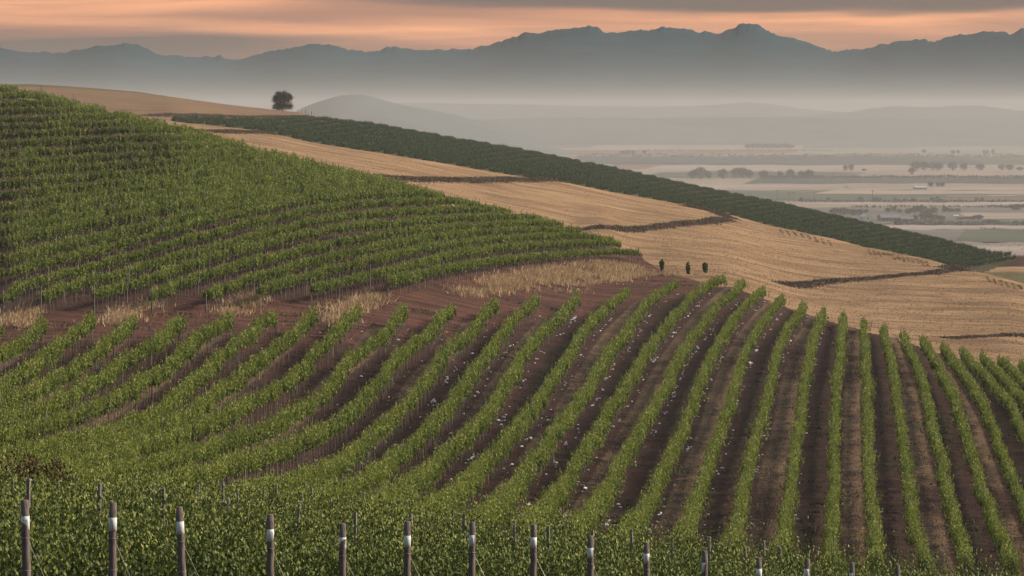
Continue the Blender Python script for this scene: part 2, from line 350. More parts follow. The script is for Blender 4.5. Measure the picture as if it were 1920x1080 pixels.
# ------------------------------------------------------------------ vine row traces (canopy centre lines)
A = {
-1:[(0,598),(-30,620),(-90,655),(-200,720)],
0:[(80,607),(60,627),(33,647),(0,662),(-60,690),(-200,740)],
1:[(173,597),(160,610),(127,633),(97,658),(80,672),(50,690),(20,713),(0,727),(-80,765)],
2:[(253,603),(227,623),(200,640),(180,660),(147,680),(120,703),(67,730),(0,757),(-80,785)],
3:[(343,600),(313,623),(283,647),(233,677),(213,693),(167,723),(100,755),(50,773),(0,787),(-80,805)],
4:[(433,597),(393,620),(350,653),(317,687),(283,707),(233,737),(187,760),(140,777),(80,795),(0,814),(-80,830)],
5:[(517,592),(473,620),(440,647),(407,673),(383,697),(355,722),(320,753),(270,783),(200,808),(120,828),(30,848),(-60,865)],
6:[(590,582),(560,620),(527,647),(483,680),(450,703),(410,733),(367,767),(325,788),(270,810),(190,835),(80,862),(-60,892)],
7:[(672,580),(647,603),(617,640),(587,667),(560,697),(520,727),(467,753),(415,784),(350,808),(290,828),(190,858),(90,885),(-40,915)],
8:[(757,580),(740,600),(720,627),(693,647),(670,663),(640,693),(610,733),(580,757),(545,778),(500,803),(433,825),(367,845),(280,870),(180,897),(60,925),(-40,945)],
9:[(847,577),(820,600),(803,627),(773,647),(747,667),(710,718),(673,753),(645,785),(605,807),(560,828),(500,850),(433,870),(340,895),(240,918),(120,945)],
10:[(930,567),(903,593),(877,630),(843,653),(820,684),(794,720),(760,757),(722,795),(683,828),(650,860),(600,885),(533,905),(440,926),(330,945)],
11:[(1007,557),(987,577),(960,603),(927,647),(900,681),(873,718),(840,764),(810,797),(775,828),(733,860),(700,890),(660,912),(600,932),(520,955),(440,970)],
12:[(1083,550),(1053,587),(1010,627),(977,670),(950,715),(927,753),(897,790),(864,820),(827,853),(793,893),(767,907),(723,933),(680,955),(620,972)],
13:[(1177,540),(1153,563),(1117,593),(1090,627),(1073,657),(1035,710),(1007,753),(973,790),(947,823),(913,863),(880,900),(840,933),(800,957),(740,980)],
14:[(1270,522),(1233,550),(1200,583),(1173,623),(1140,660),(1107,718),(1080,757),(1047,797),(1023,837),(993,870),(967,910),(933,950),(893,978),(850,995)],
15:[(1360,514),(1327,532),(1293,560),(1260,597),(1227,637),(1193,690),(1175,722),(1150,757),(1127,797),(1100,837),(1073,880),(1040,927),(1010,965),(975,995)],
16:[(1393,527),(1373,550),(1343,573),(1317,607),(1293,637),(1267,680),(1250,720),(1230,753),(1207,793),(1177,843),(1153,887),(1123,937),(1093,975),(1060,1005)],
17:[(1432,543),(1403,567),(1373,600),(1350,637),(1327,680),(1310,720),(1297,760),(1278,810),(1257,850),(1237,893),(1213,943),(1180,993),(1160,1015)],
18:[(1467,557),(1443,583),(1423,610),(1403,647),(1387,690),(1377,720),(1367,763),(1347,813),(1330,863),(1310,920),(1290,978),(1275,1020)],
19:[(1507,570),(1497,589),(1477,613),(1460,653),(1450,693),(1443,720),(1433,763),(1417,813),(1403,867),(1393,920),(1383,970),(1367,1030)],
20:[(1545,580),(1533,612),(1520,657),(1512,693),(1507,720),(1502,770),(1493,820),(1487,870),(1480,920),(1473,970),(1461,1040)],
21:[(1582,592),(1577,640),(1572,693),(1568,720),(1567,770),(1565,820),(1563,870),(1563,920),(1562,970),(1559,1045)],
22:[(1619,602),(1622,650),(1624,693),(1625,720),(1627,770),(1628,820),(1629,870),(1632,920),(1637,970),(1645,1050)],
23:[(1656,612),(1662,640),(1671,675),(1680,720),(1685,770),(1692,820),(1698,870),(1705,920),(1713,970),(1732,1050)],
24:[(1694,624),(1705,655),(1722,692),(1733,722),(1743,770),(1753,820),(1767,870),(1777,920),(1790,970),(1812,1052)],
25:[(1731,635),(1745,660),(1762,690),(1780,724),(1797,770),(1813,820),(1830,870),(1843,920),(1867,980),(1900,1058)],
26:[(1767,645),(1785,672),(1807,700),(1822,722),(1847,763),(1867,813),(1883,853),(1903,907),(1920,947),(1960,1030)],
27:[(1804,655),(1822,678),(1850,705),(1868,728),(1897,763),(1920,810),(1960,890),(2010,1000)],
28:[(1840,664),(1862,688),(1890,715),(1912,740),(1950,790),(2000,870),(2050,950)],
29:[(1875,672),(1897,692),(1920,714),(1960,752),(2040,850)],
30:[(1912,680),(1935,702),(1975,742),(2060,830)],
31:[(1948,690),(1975,715),(2010,745),(2080,815)],
}
def xk(k, v):
    a = np.array(A[k], float); o = np.argsort(a[:, 1]); a = a[o]
    x = np.interp(v, a[:, 1], a[:, 0])
    s0 = (a[1,0]-a[0,0])/(a[1,1]-a[0,1]); s1 = (a[-1,0]-a[-3,0])/(a[-1,1]-a[-3,1])
    x = np.where(v < a[0,1], a[0,0]+s0*(v-a[0,1]), x); return np.where(v > a[-1,1], a[-1,0]+s1*(v-a[-1,1]), x)

# terrain mesh with the cover of each zone
nC, nD = Z.shape
xg = np.broadcast_to(colx[:, None], Z.shape); Dg = np.broadcast_to(Ds[None, :], Z.shape)
vc = VH - (Z + HC * hs(xg, Dg)) * F / Dg; vg = VH - Z * F / Dg
ks = sorted(A); XK = np.array([xk(k, vc.ravel()) for k in ks])
XK = np.maximum.accumulate(XK, axis=0)
xf = xg.ravel(); idx = np.clip((XK < xf[None, :]).sum(0) - 1, 0, len(ks) - 2); ar = np.arange(len(xf))
x0 = XK[idx, ar]; x1 = XK[idx + 1, ar]
phase = (np.array(ks)[idx] + (xf - x0) / np.maximum(x1 - x0, 1)).reshape(Z.shape)
phase = np.clip(phase, -3, 33)
DAx, DBb, DBc, DGx, DDx = (g(colx)[:, None] for g in (dA, dBb, dBc, dG, dD))
isA = (Dg < DAx + 1.5)
field = (isA & (Dg > 98) & (phase > -1) & (phase < 31)).astype(float)
left = xg < 1205
straw = np.where(Dg > DAx + np.where(left, 1e4, 2.5), 1.0, 0.0)
straw = np.where(left & (Dg > DBc + 12), 1.0, straw)
HLf = C([(1100,470),(1180,480),(1205,486),(1250,512),(1300,524),(1345,540),(1380,620),(1400,900)]); HL = HLf(xg)
straw = np.where(~left & (Dg > DAx + 2.5), np.clip((HL - vg) / 8 + .5, 0, 1), straw)
darkf = (Dg > DGx + 60) & (Dg < DDx + 6) & (xg > 285) & (xg < 1905) & ((xg - 1827) * 1.0 < (515 - vg) * 2.4 + 8)
straw = np.where(darkf, 0.0, straw)
brown = np.where((Dg > DDx + 14) & (xg < 620), 1.0, 0.0)
low = (Dg > DGx + 30) & (xg > 1780) & (~darkf)
green = np.where(darkf, .8, 0.0) + np.where(low & (vg > 511) & (vg < 545), .9, 0) + np.where((Dg > DDx + 250), .6, 0)
straw = np.where(low & (vg < 500) & (vg > 478), 0.0, straw)
red = np.where((Dg > DAx - 8) & (Dg < DBb + 12) & (xg < 1330), 1.0, np.where(isA, .25, np.where(left & (Dg < DBc + 20), .45, .3)))
red = np.where(isA & (xg < 900), np.maximum(red, .22), red)
V = np.stack([XX, YY, Z], -1).reshape(-1, 3)
I = np.arange(nC * nD).reshape(nC, nD)
P4 = np.stack([I[:-1, :-1], I[1:, :-1], I[1:, 1:], I[:-1, 1:]], -1).reshape(-1, 4)
tag(mesh_obj('hillside_ground', V, P4, M['ground'], smooth=True,
    attrs=dict(straw=straw, red=red, phase=phase, green=green, field=field, brown=brown)), kind='structure')
# ground around the photographer
gx, gy = np.meshgrid(np.linspace(-160, 160, 81), np.linspace(-150, 22.3, 45), indexing='ij')
base = np.interp(gx, XX[:, 0], Z[:, 0]); t = np.clip((gy + 0) / 22, 0, 1); gzv = base * t + (-1.9) * (1 - t)
gzv = np.where(gy < 0, -1.9 + .1 * vnoise(gx, gy, 6, 4), gzv)
J = np.arange(gx.size).reshape(gx.shape)
tag(mesh_obj('near_ground', np.stack([gx, gy, gzv - .02], -1).reshape(-1, 3),
    np.stack([J[:-1, :-1], J[1:, :-1], J[1:, 1:], J[:-1, 1:]], -1).reshape(-1, 4), M['ground'], smooth=True,
    attrs={k: np.zeros(gx.size) + (.3 if k == 'red' else 0) for k in ('straw', 'red', 'phase', 'green', 'field', 'brown')}), kind='structure')

# ------------------------------------------------------------------ vine foliage
def path_world(pts, up, dmin, dmax, step=.5):
    W = np.array([pick(x, v, up, dmin, dmax) for x, v in pts])
    # densify smoothly, then lay on the ground
    d = np.r_[0, np.cumsum(np.linalg.norm(np.diff(W[:, :2], axis=0), axis=1))]
    keep = np.r_[True, np.diff(d) > .3]; W = W[keep]; d = d[keep]
    q = np.arange(0, d[-1], step)
    X = pchip(d, W[:, 0], q) if len(d) > 2 else np.interp(q, d, W[:, 0])
    Y = pchip(d, W[:, 1], q) if len(d) > 2 else np.interp(q, d, W[:, 1])
    return resample(np.stack([X, Y], 1), step)
def resample(XY, step=.5):
    d = np.r_[0, np.cumsum(np.linalg.norm(np.diff(XY, axis=0), axis=1))]
    q = np.arange(0, d[-1], step); X = np.interp(q, d, XY[:, 0]); Y = np.interp(q, d, XY[:, 1])
    return np.stack([X, Y, H(X, Y)], 1)
def leaf_quads(c, sz, rng, upright=.75):
    """diamond leaves around centres c"""
    n = len(c)
    az = rng.uniform(0, 2 * np.pi, n); tilt = rng.normal(0, .40, n)
    u = np.stack([np.cos(az), np.sin(az), np.zeros(n)], 1)
    w = np.stack([-np.sin(az) * np.sin(tilt), np.cos(az) * np.sin(tilt), np.cos(tilt)], 1)
    mix = rng.uniform(0, 1, n) > upright
    w[mix] = rng.normal(0, 1, (mix.sum(), 3)); w /= np.linalg.norm(w, axis=1)[:, None]
    a = (sz * rng.uniform(.3, .55, n))[:, None]; b = (sz * rng.uniform(.5, .95, n))[:, None]
    V = np.empty((n, 4, 3)); V[:, 0] = c - w * b; V[:, 1] = c + u * a; V[:, 2] = c + w * b; V[:, 3] = c - u * a
    return V.reshape(-1, 3), np.arange(4 * n).reshape(n, 4)
def canopy(W, dens, size, seed, lo=.62, hi=1.75, width=.20, perleaf=5, lean_s=.08, jit=.05, upr=.9, clus=.35, tgrad=.48):
    rng = np.random.default_rng(seed); n = len(W)
    D = W[:, 1]; seg = .5; m = dens(D) * seg / perleaf; sc = hs(XC + F * W[:, 0] / D, D)
    s = np.arange(n) * seg                                   # vigour changes along the row, with a few gaps
    vig = .95 + .22 * vnoise(s, s * 0 + seed, 4.0, seed) + .50 * vnoise(s, s * 0, 1.0, seed + 5)
    gap = (vnoise(s, s * 0 + 9, 5.0, seed + 11) < -.485)
    m = m * np.where(gap, .3, 1); cnt = rng.poisson(np.maximum(m, 0)); i = np.repeat(np.arange(n), cnt); k = len(i)
    if k == 0: i = np.array([0]); k = 1
    pos = i * seg + rng.uniform(0, seg, k); cen = np.round(pos / 1.1) * 1.1; g_ = rng.uniform(0, 1, k) < clus
    pos = np.clip(np.where(g_, cen + rng.normal(0, .19, k), pos), 0, (n - 1) * seg); i = np.minimum((pos / seg).astype(int), n - 1)
    t = pos / seg - i; j = np.minimum(i + 1, n - 1); B = W[i] * (1 - t)[:, None] + W[j] * t[:, None]
    T_ = W[j] - W[np.maximum(i - 1, 0)]; T_[:, 2] = 0; T_ /= np.maximum(np.linalg.norm(T_, axis=1), 1e-6)[:, None]
    Nn = np.stack([-T_[:, 1], T_[:, 0], np.zeros(k)], 1)
    q_ = sc[i]; off = (rng.normal(0, width, k) * np.where(rng.uniform(0, 1, k) < .12, 2.0, 1) + .32 * vnoise(s, s * 0 + 3, 1.7, seed + 8)[i]) * q_; vg_ = vig[i]
    L = (hi - lo) * rng.uniform(.62, 1.08, k) * vg_; L = np.where(rng.uniform(0, 1, k) < .12, L * 1.32, L) * q_
    lean = rng.normal(0, lean_s, k) + off * .25; along = rng.normal(0, lean_s * 1.3, k)
    pts = []; S_ = size(D)[i] * np.sqrt(q_); z0 = (lo + rng.normal(0, .08, k)) * q_ - .5 * np.abs(off)
    for q in range(perleaf):
        f = (q + rng.uniform(0, 1, k)) / perleaf
        p = B + Nn * (off + lean * f + rng.normal(0, jit, k))[:, None] + T_ * (along * f + rng.normal(0, jit, k))[:, None]
        p[:, 2] += z0 + L * f
        pts.append(np.c_[p, S_ * (1.15 - .5 * f)])
    A_ = np.concatenate(pts); V, Fq = leaf_quads(A_[:, :3], A_[:, 3], rng, upr)
    sh = rng.beta(1.0, 1.15, k); tint = np.concatenate([sh * (1 - tgrad) + tgrad * (q + .5) / perleaf for q in range(perleaf)])  # young tips paler; the darkening lower down also paints in hedge shade
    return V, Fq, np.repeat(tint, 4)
def stems(W, spacing, r, h, seed):
    rng = np.random.default_rng(seed); n = len(W); st = max(1, int(spacing / .5)); V = []; Fs = []
    idx = np.arange(0, n, st); qs = hs(XC + F * W[:, 0] / W[:, 1], W[:, 1]); B = W[idx] + np.c_[rng.normal(0, .06, (len(idx), 2)), np.zeros(len(idx))]
    ph = np.array([0, 2.1, 4.2]); m = len(idx)
    lean = rng.normal(0, .05, (m, 2))
    for zz, rr in ((-.15, 1.3), (h, .8)):
        ring = np.empty((m, 3, 3))
        for a in range(3):
            ring[:, a, 0] = B[:, 0] + np.cos(ph[a]) * r * rr + lean[:, 0] * (zz > 0)
            ring[:, a, 1] = B[:, 1] + np.sin(ph[a]) * r * rr + lean[:, 1] * (zz > 0)
            ring[:, a, 2] = B[:, 2] + zz * np.where(zz > 0, qs[idx], 1)
        V.append(ring)
    V = np.stack(V, 1).reshape(-1, 3); b = np.arange(m)[:, None] * 6
    Fq = np.concatenate([b + np.array([a, (a + 1) % 3, 3 + (a + 1) % 3, 3 + a]) for a in range(3)])
    # the cordon: a thin horizontal arm that joins the trunks
    k = len(W); o = len(V); hq = (qs * h)[:, None] * [0, 0, 1]; c0 = W + hq - [0, 0, .03]; c1 = W + hq + [0, 0, .04]
    V = np.concatenate([V, c0, c1]); e = np.arange(k - 1)[:, None]
    Fq = np.concatenate([Fq, o + np.c_[e, e + 1, e + 1 + k, e + k]]); return V, Fq
_post = {}
def trellis_post(p, h, r, parent, mat='postg', name='trellis_post'):
    key = (round(h, 1), round(r, 3), mat, name)
    if key not in _post:
        mb = MB(); mb.tube([(0, 0, -.4), (0, 0, h * .5), (.01, 0, h - .02), (.01, 0, h)], [r * 1.05, r, r * .95, r * .8], 6)
        o = mb.build(name, M[mat], None); _post[key] = o; 
    else:
        o = _post[key].copy(); COL.objects.link(o)
    o.parent = parent
    o.location = Vector(p) - parent.location
    o.rotation_euler = (random.gauss(0, .025), random.gauss(0, .025), random.random() * 6)
    return o
random.seed(3)
def vine_row(W, label, group, dens, size, seed, mat, lo=.62, hi=1.75, width=.2, post_every=8, post_h=1.75, post_r=.035,
             stem_gap=1.0, stem_r=.03, perleaf=5, posts=True, stem=True, ends=(True, True), mw='stem', **ck):
    if len(W) < 3: return None
    root = empty('vine_row', tuple(map(float, W[0])), label, 'vine row', group)
    V, Fq, tint = canopy(W, dens, size, seed, lo, hi, width, perleaf, **ck); V = V - W[0]
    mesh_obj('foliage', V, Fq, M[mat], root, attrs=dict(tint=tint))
    if stem:
        V, Fq = stems(W, stem_gap, stem_r, lo + .08, seed + 1); mesh_obj('woody_base', V - W[0], Fq, M[mw], root)
    if posts:
        n = len(W); st = int(post_every * 2); I = list(range(0 if ends[0] else st // 2, n, st))
        for i in I: trellis_post(W[i], post_h * float(hs(XC + F * W[i][0] / W[i][1], W[i][1])) * random.uniform(.95, 1.08), post_r, root)
        if ends[1]: trellis_post(W[-1], post_h * float(hs(XC + F * W[-1][0] / W[-1][1], W[-1][1])), post_r, root)
    return root
# block A: the fan of rows climbing from the hollow to the red headland
densA = lambda D: np.interp(D, [70, 100, 140, 200, 300, 400], [700, 480, 330, 210, 150, 125])
sizeA = lambda D: np.interp(D, [50, 80, 120, 200, 300, 400], [.070, .080, .10, .13, .165, .19])
rowsA = {}
for n, k in enumerate(sorted(A)):
    W = path_world(A[k], 'vine', 96, float(np.max([dA(A[k][0][0]) + 2])))
    if k < 12: W = W[W[:, 1] > 97]
    rowsA[k] = W
    lab = 'green vine row below the red headland, upper end %s from the left' % nth(n + 1) if k < 16 else \
          'green vine row beside brown soil, upper end %s from left' % nth(n + 1)
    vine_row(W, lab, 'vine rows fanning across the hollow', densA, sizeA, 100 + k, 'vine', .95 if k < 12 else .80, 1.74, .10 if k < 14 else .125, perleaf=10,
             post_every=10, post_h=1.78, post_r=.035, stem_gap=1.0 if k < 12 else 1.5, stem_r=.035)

# block B: rows stepping up the left slope, almost level
Bg = {
0:[(727,527),(777,517),(800,510),(873,497),(940,487),(1040,477),(1140,470),(1203,473)],
1:[(583,540),(657,523),(720,510),(777,497),(840,477),(940,463),(1040,457),(1140,453),(1203,465)],
2:[(487,543),(533,530),(600,510),(640,500),(723,480),(807,463),(907,450),(1007,443),(1073,440),(1203,455)],
3:[(387,550),(450,527),(533,503),(633,477),(740,455),(840,440),(907,434),(1007,430),(1073,430),(1203,445)],
4:[(283,553),(333,530),(400,510),(500,483),(633,453),(740,437),(840,426),(1007,417),(1203,430)],
5:[(177,550),(267,527),(333,503),(433,470),(567,440),(633,427),(740,417),(840,409),(940,405),(1203,415)],
6:[(77,557),(133,533),(233,510),(333,480),(433,453),(533,427),(633,406),(740,397),(840,392),(940,392),(1203,400)],
7:[(7,560),(20,543),(133,510),(233,483),(333,453),(433,427),(567,397),(640,385),(740,378),(840,376),(1203,385)],
8:[(-60,528),(0,513),(133,480),(233,455),(333,427),(433,402),(567,376),(700,364),(840,361),(1203,370)],
10:[(-60,460),(0,448),(167,413),(300,387),(433,367),(567,350),(700,340),(1203,345)],
16:[(-60,325),(0,320),(133,311),(233,305),(400,296),(533,290),(1203,290)],
20:[(-60,254),(0,250),(100,245),(200,241),(300,238),(1203,240)],
24:[(-60,194),(0,190),(150,188),(1203,190)],
26:[(-60,163),(0,160),(1203,160)]}
starts = [727,583,487,387,283,177,77,7] + [-70] * 30
gk = sorted(Bg)
densB = lambda D: np.interp(D, [260, 400, 560], [200, 215, 230]); sizeB = lambda D: np.interp(D, [260, 400, 560], [.14, .19, .235])
for k in range(0, 27):
    xs = np.arange(starts[k], 1206, 12.0)
    G = np.array([np.interp(xs, *np.array(Bg[g], float).T) for g in gk])
    v = np.array([np.interp(k, gk, G[:, j]) for j in range(len(xs))])
    ok = v > eBc(xs) - 1
    xs, v = xs[ok], v[ok]
    if len(xs) < 3: continue
    last = 12 * int(1)
    pts = list(zip(xs, v))
    W = np.array([pick(x, vv, 'vine', float(dBb(x)) - 6, float(dBc(x)) + 2) for x, vv in pts])
    # smooth along the row
    for _ in range(3): W[1:-1, :2] = (W[:-2, :2] + 2 * W[1:-1, :2] + W[2:, :2]) / 4
    W2 = W[:, :2]; dv = W2[-1] - W2[-4 if len(W2) > 3 else 0]; dv = dv / np.linalg.norm(dv)
    W = resample(np.concatenate([W2, [W2[-1] + dv * (15 if xs[-1] < 1050 else 7 if xs[-1] < 1130 else .5)]]))           # the row runs on a little over the crest
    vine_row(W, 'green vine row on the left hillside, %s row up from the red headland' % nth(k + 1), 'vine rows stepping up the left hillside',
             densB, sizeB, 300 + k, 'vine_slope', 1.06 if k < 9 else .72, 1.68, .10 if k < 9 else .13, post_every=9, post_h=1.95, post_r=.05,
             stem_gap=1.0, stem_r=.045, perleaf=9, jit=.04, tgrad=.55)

# block C: the dark vineyard on the far slope
densD = lambda D: np.interp(D, [560, 1200], [70, 48]); sizeD = lambda D: np.interp(D, [560, 1200], [.22, .32])
n = 0
c0 = 250.0
while c0 < 740:
    # row line: v = c0 - .13 x, from the lower edge of the strip up to its crest
    xs = np.arange(290, 1910, 9.0); v = c0 - .13 * xs + 2.2 * np.sin(xs / 90 + c0 * .02)
    lo_e = np.where(xs < 1800, eG(xs), np.interp(xs, [1800, 1847, 1880, 1908], [505, 509, 500, 479]))
    ok = (v < lo_e - 1) & (v > eD(xs) - 1)
    xs2, v2 = xs[ok], v[ok]; 
    step = 8.6; c0 += step
    if len(xs2) < 4: continue
    W = np.array([pick(x, vv, .9, float(dG(x)) + 60, float(dD(x)) + 6) for x, vv in zip(xs2, v2)])
    for _ in range(4): W[1:-1, :2] = (W[:-2, :2] + 2 * W[1:-1, :2] + W[2:, :2]) / 4
    W2 = W[:, :2]; dv = W2[-1] - W2[-4]; dv = dv / np.linalg.norm(dv); W = resample(np.concatenate([W2, [W2[-1] + dv * (16 if xs2[-1] < 1780 else 1)]])); n += 1
    vine_row(W, 'dark green vine row on the far slope, %s one from its upper left end' % nth(n), 'vine rows on the dark far slope',
             densD, sizeD, 500 + n, 'vine_far', .65, 1.6, .16, perleaf=4, posts=False, stem=False)
print('far rows', n)

# near block: hedges that end at the white-banded posts
PX = [52, 210, 346, 507, 641, 762, 883, 999, 1108, 1213, 1319, 1423, 1511, 1597, 1685]
PV = [938, 943, 951, 965, 982, 978, 979, 984, 1005, 1017, 1033, 1046, 1048, 1055, 1060]
PD = [40 + 1.7 * i for i in range(15)]
P0 = np.array([((x - XC) / F * d, d) for x, d in zip(PX, PD)])
line = np.polyfit(range(15), P0[:, 0], 1)
def post_xy(i):
    if 0 <= i < 15: return P0[i]
    return np.array([np.polyval(line, i), 40 + 1.7 * i])
densN = lambda D: np.interp(D, [38, 60, 90, 110], [1250, 1000, 760, 600])
sizeN = lambda D: np.interp(D, [38, 60, 90, 110], [.066, .072, .080, .088])
dirn = np.array([-.90, .44]); perp = np.array([.44, .9])
for i in range(-6, 27):
    p = post_xy(i); s = np.arange(0.4, 60, .5); bend = .0035 * s ** 2
    XY = p + dirn * s[:, None] + perp * bend[:, None] * .35
    xi = XC + F * XY[:, 0] / XY[:, 1]
    ok = (xi > -130) & (xi < 2050) & (XY[:, 1] < 101) & (XY[:, 1] > 30)
    XY = XY[ok]
    if len(XY) < 4: continue
    W = resample(XY)
    if 0 <= i < 15: lab = 'leafy vine hedge in the foreground ending at the %s white-banded post from the left' % nth(i + 1)
    elif i < 0: lab = 'leafy vine hedge at the lower left corner, %s left of the banded posts' % nth(-i)
    else: lab = 'leafy foreground vine hedge %s back beyond the last white-banded post' % nth(i - 14)
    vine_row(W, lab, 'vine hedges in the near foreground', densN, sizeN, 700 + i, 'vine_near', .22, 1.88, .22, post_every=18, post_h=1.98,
             post_r=.042, stem_gap=1.2, stem_r=.035, perleaf=9, ends=(False, False), clus=.65, jit=.07, upr=.7, tgrad=.72)  # steep tint: shade of the hedge fronts painted on the lower leaves

# ------------------------------------------------------------------ white-banded end posts
for i in range(15):
    X, D = P0[i]; g = float(H(X, D)); top = zof(PV[i], D); h = top - g; r = .060
    root = empty('vineyard_post', (X, D, g), 'dark round wooden post with white band, %s from the left in the front line' % nth(i + 1), 'post',
                 'white-banded posts along the bottom edge')
    lean = {0: -.03, 2: -.06, 3: 0}.get(i, random.gauss(0, .012)); root.rotation_euler = (0, lean * .6, 0)
    rnd = random.Random(i)
    mb = MB(); N = 9; pts = []; rr = []
    for q in range(N + 1):
        z = -.3 + (h + .3) * q / N; pts.append((rnd.gauss(0, .003), rnd.gauss(0, .003), z)); rr.append(r * (1.08 - .16 * q / N) * rnd.uniform(.97, 1.03))
    rr[-1] *= .93; mb.tube(pts, rr, 14); mb.build('pole', M['post'], root, True)
    wv = h - .20 - rnd.uniform(0, .03)                       # the painted band
    mb = MB(); rb = r * .97
    mb.tube([(0, 0, wv - .19), (0, 0, wv - .10), (0, 0, wv)], [rb, rb * .995, rb * .985], 14, cap=True)
    band = mb.build('white_band', M['white'], root, True)
    mb = MB(); s0 = -.035 + rnd.uniform(0, .05)              # worn, illegible brushed strokes on the band
    for a, b, c_, d_ in ((0, .03, .03, .035), (0, .03, .14, .145), (.026, .032, .03, .145), (0, .005, .08, .145)):
        n_ = 4
        for q in range(n_):
            a0 = s0 + a + (b - a) * q / n_; a1 = s0 + a + (b - a) * (q + 1) / n_
            f = lambda t: (math.sin(t / rb) * (rb + .002), -math.cos(t / rb) * (rb + .002))
            (xa, ya), (xb, yb) = f(a0), f(a1); z0, z1 = wv - .19 + c_, wv - .19 + d_
            mb.add([(xa, ya, z0), (xb, yb, z0), (xb, yb, z1), (xa, ya, z1)], [(0, 1, 2, 3)])
    if i % 3 != 2: mb.build('faded_marking', M['mark'], band)
    mb = MB(); mb.tube([(.03, -.03, wv - .32), (.9, -1.0, -.1 + float(H(X + .9, D - 1.0)) - g)], .0028, 5); mb.build('anchor_wire', M['wire'], root)
    mb = MB()
    for q, zz in enumerate((wv - .30, wv - .75)):
        mb.tube([(math.cos(t) * r * 1.08, math.sin(t) * r * 1.08, zz + .005 * math.sin(3 * t)) for t in np.linspace(0, 6.283, 15)], .004, 4, False)
    mb.build('wire_loop', M['wire'], root)

# ------------------------------------------------------------------ pale stones beside the rows
rs = np.random.default_rng(5); cand = []
for k, W in rowsA.items():
    w_ = float(np.interp(k, [-1, 3, 6, 9, 12, 19, 20, 21, 26, 31], [.05, .12, .25, .6, 1, 1, .45, .1, .12, .05]))
    L = len(W); s = np.arange(L) * .5
    clump = vnoise(s, s * 0 + k * 3.1, 2.2, k + 40) + .5
    for i in range(2, L - 2):
        lam = w_ * .28 * max(0, clump[i] - .30) * 2.3
        for _ in range(rs.poisson(lam)):
            t = W[i + 1] - W[i - 1]; nrm = np.array([t[1], -t[0]]); nrm /= np.linalg.norm(nrm) + 1e-9
            if nrm[0] < 0: nrm = -nrm
            o = rs.normal(.44, .10); x, y = W[i, 0] + nrm[0] * o + rs.normal(0, .1), W[i, 1] + nrm[1] * o + rs.normal(0, .3)
            cand.append((x, y, float(H(x, y)), rs.uniform(.05, .115) * (1.7 if rs.random() < .12 else 1)))
cand = [c for c in cand if -20 < XC + F * c[0] / c[1] < 1940]
cand.sort(key=lambda c: -c[3] / c[1])
def stone_verts(seed, n=7, m=4):
    r_ = np.random.default_rng(seed); V = []; 
    for j in range(1, m):
        for i in range(n):
            a = 2 * np.pi * i / n; t = np.pi * j / m; q = r_.uniform(.75, 1.15)
            V.append((math.cos(a) * math.sin(t) * q * 1.25, math.sin(a) * math.sin(t) * q * .8, math.cos(t) * .62 * q))
    V += [(0, 0, .6), (0, 0, -.6)]; Fc = []
    for j in range(m - 2):
        for i in range(n): Fc.append((j*n+i, (j+1)*n+i, (j+1)*n+(i+1)%n, j*n+(i+1)%n))
    for i in range(n): Fc.append(((m-1)*n, i, (i+1)%n)); Fc.append(((m-1)*n+1, (m-2)*n+(i+1)%n, (m-2)*n+i))
    return V, Fc
protos = []
for q in range(4):
    V_, F_ = stone_verts(q); protos.append((V_, F_))
mesh4 = []
for n_, c in enumerate(cand[:300]):
    q = n_ % 4
    if n_ < 4: o = mesh_obj('stone', protos[q][0], protos[q][1], M['stone']); mesh4.append(o)
    else: o = mesh4[q].copy(); COL.objects.link(o)
    o.location = (c[0], c[1], c[2] + c[3] * .3); o.scale = (c[3], c[3], c[3] * .9); o.rotation_euler = (0, 0, rs.uniform(0, 6.28))
    tag(o, 'small pale stone lying on brown soil beside a vine row', 'stone', 'pale stones beside the vine rows')
mb = MB()
for n_, c in enumerate(cand[300:2200]):
    V_, F_ = protos[n_ % 4]; a = rs.uniform(0, 6.28); ca, sa = math.cos(a), math.sin(a)
    mb.add([(c[0] + (x*ca - y*sa)*c[3], c[1] + (x*sa + y*ca)*c[3], c[2] + c[3]*.3 + z*c[3]*.9) for x, y, z in V_], F_)
if mb.v: tag(mb.build('stones', M['stone']), 'many tiny pale stones scattered along the vine rows', 'stones', kind='stuff')
print('stones', len(cand))

# ------------------------------------------------------------------ grass, banks, bushes
def blades(name, P, hgt, wid, mat, label, seed, cat='grass', lean=.35, kind='stuff'):
    r_ = np.random.default_rng(seed); n = len(P); a = r_.uniform(0, np.pi, n)
    u = np.stack([np.cos(a), np.sin(a), 0 * a], 1) * (wid * r_.uniform(.5, 1.2, n))[:, None]
    tip = P + np.stack([r_.normal(lean * .4, lean, n) * hgt, r_.normal(0, lean, n) * hgt, hgt * r_.uniform(.5, 1.1, n)], 1)
    V = np.stack([P - u, P + u, tip], 1).reshape(-1, 3)
    return tag(mesh_obj(name, V, np.arange(3 * n).reshape(n, 3), M[mat]), label, cat, kind=kind)
def in_poly(poly, n, rng, dmin, dmax):
    poly = np.array(poly, float); x0, y0 = poly.min(0); x1, y1 = poly.max(0); out = []
    while len(out) < n:
        x, y = rng.uniform(x0, x1), rng.uniform(y0, y1); c_ = False
        for i in range(len(poly)):
            (ax, ay), (bx, by) = poly[i], poly[i - 1]
            if (ay > y) != (by > y) and x < (bx - ax) * (y - ay) / (by - ay) + ax: c_ = not c_
        if c_: out.append((x, y))
    return [np.array(pick(x, y, 0, dmin, dmax)) for x, y in out]
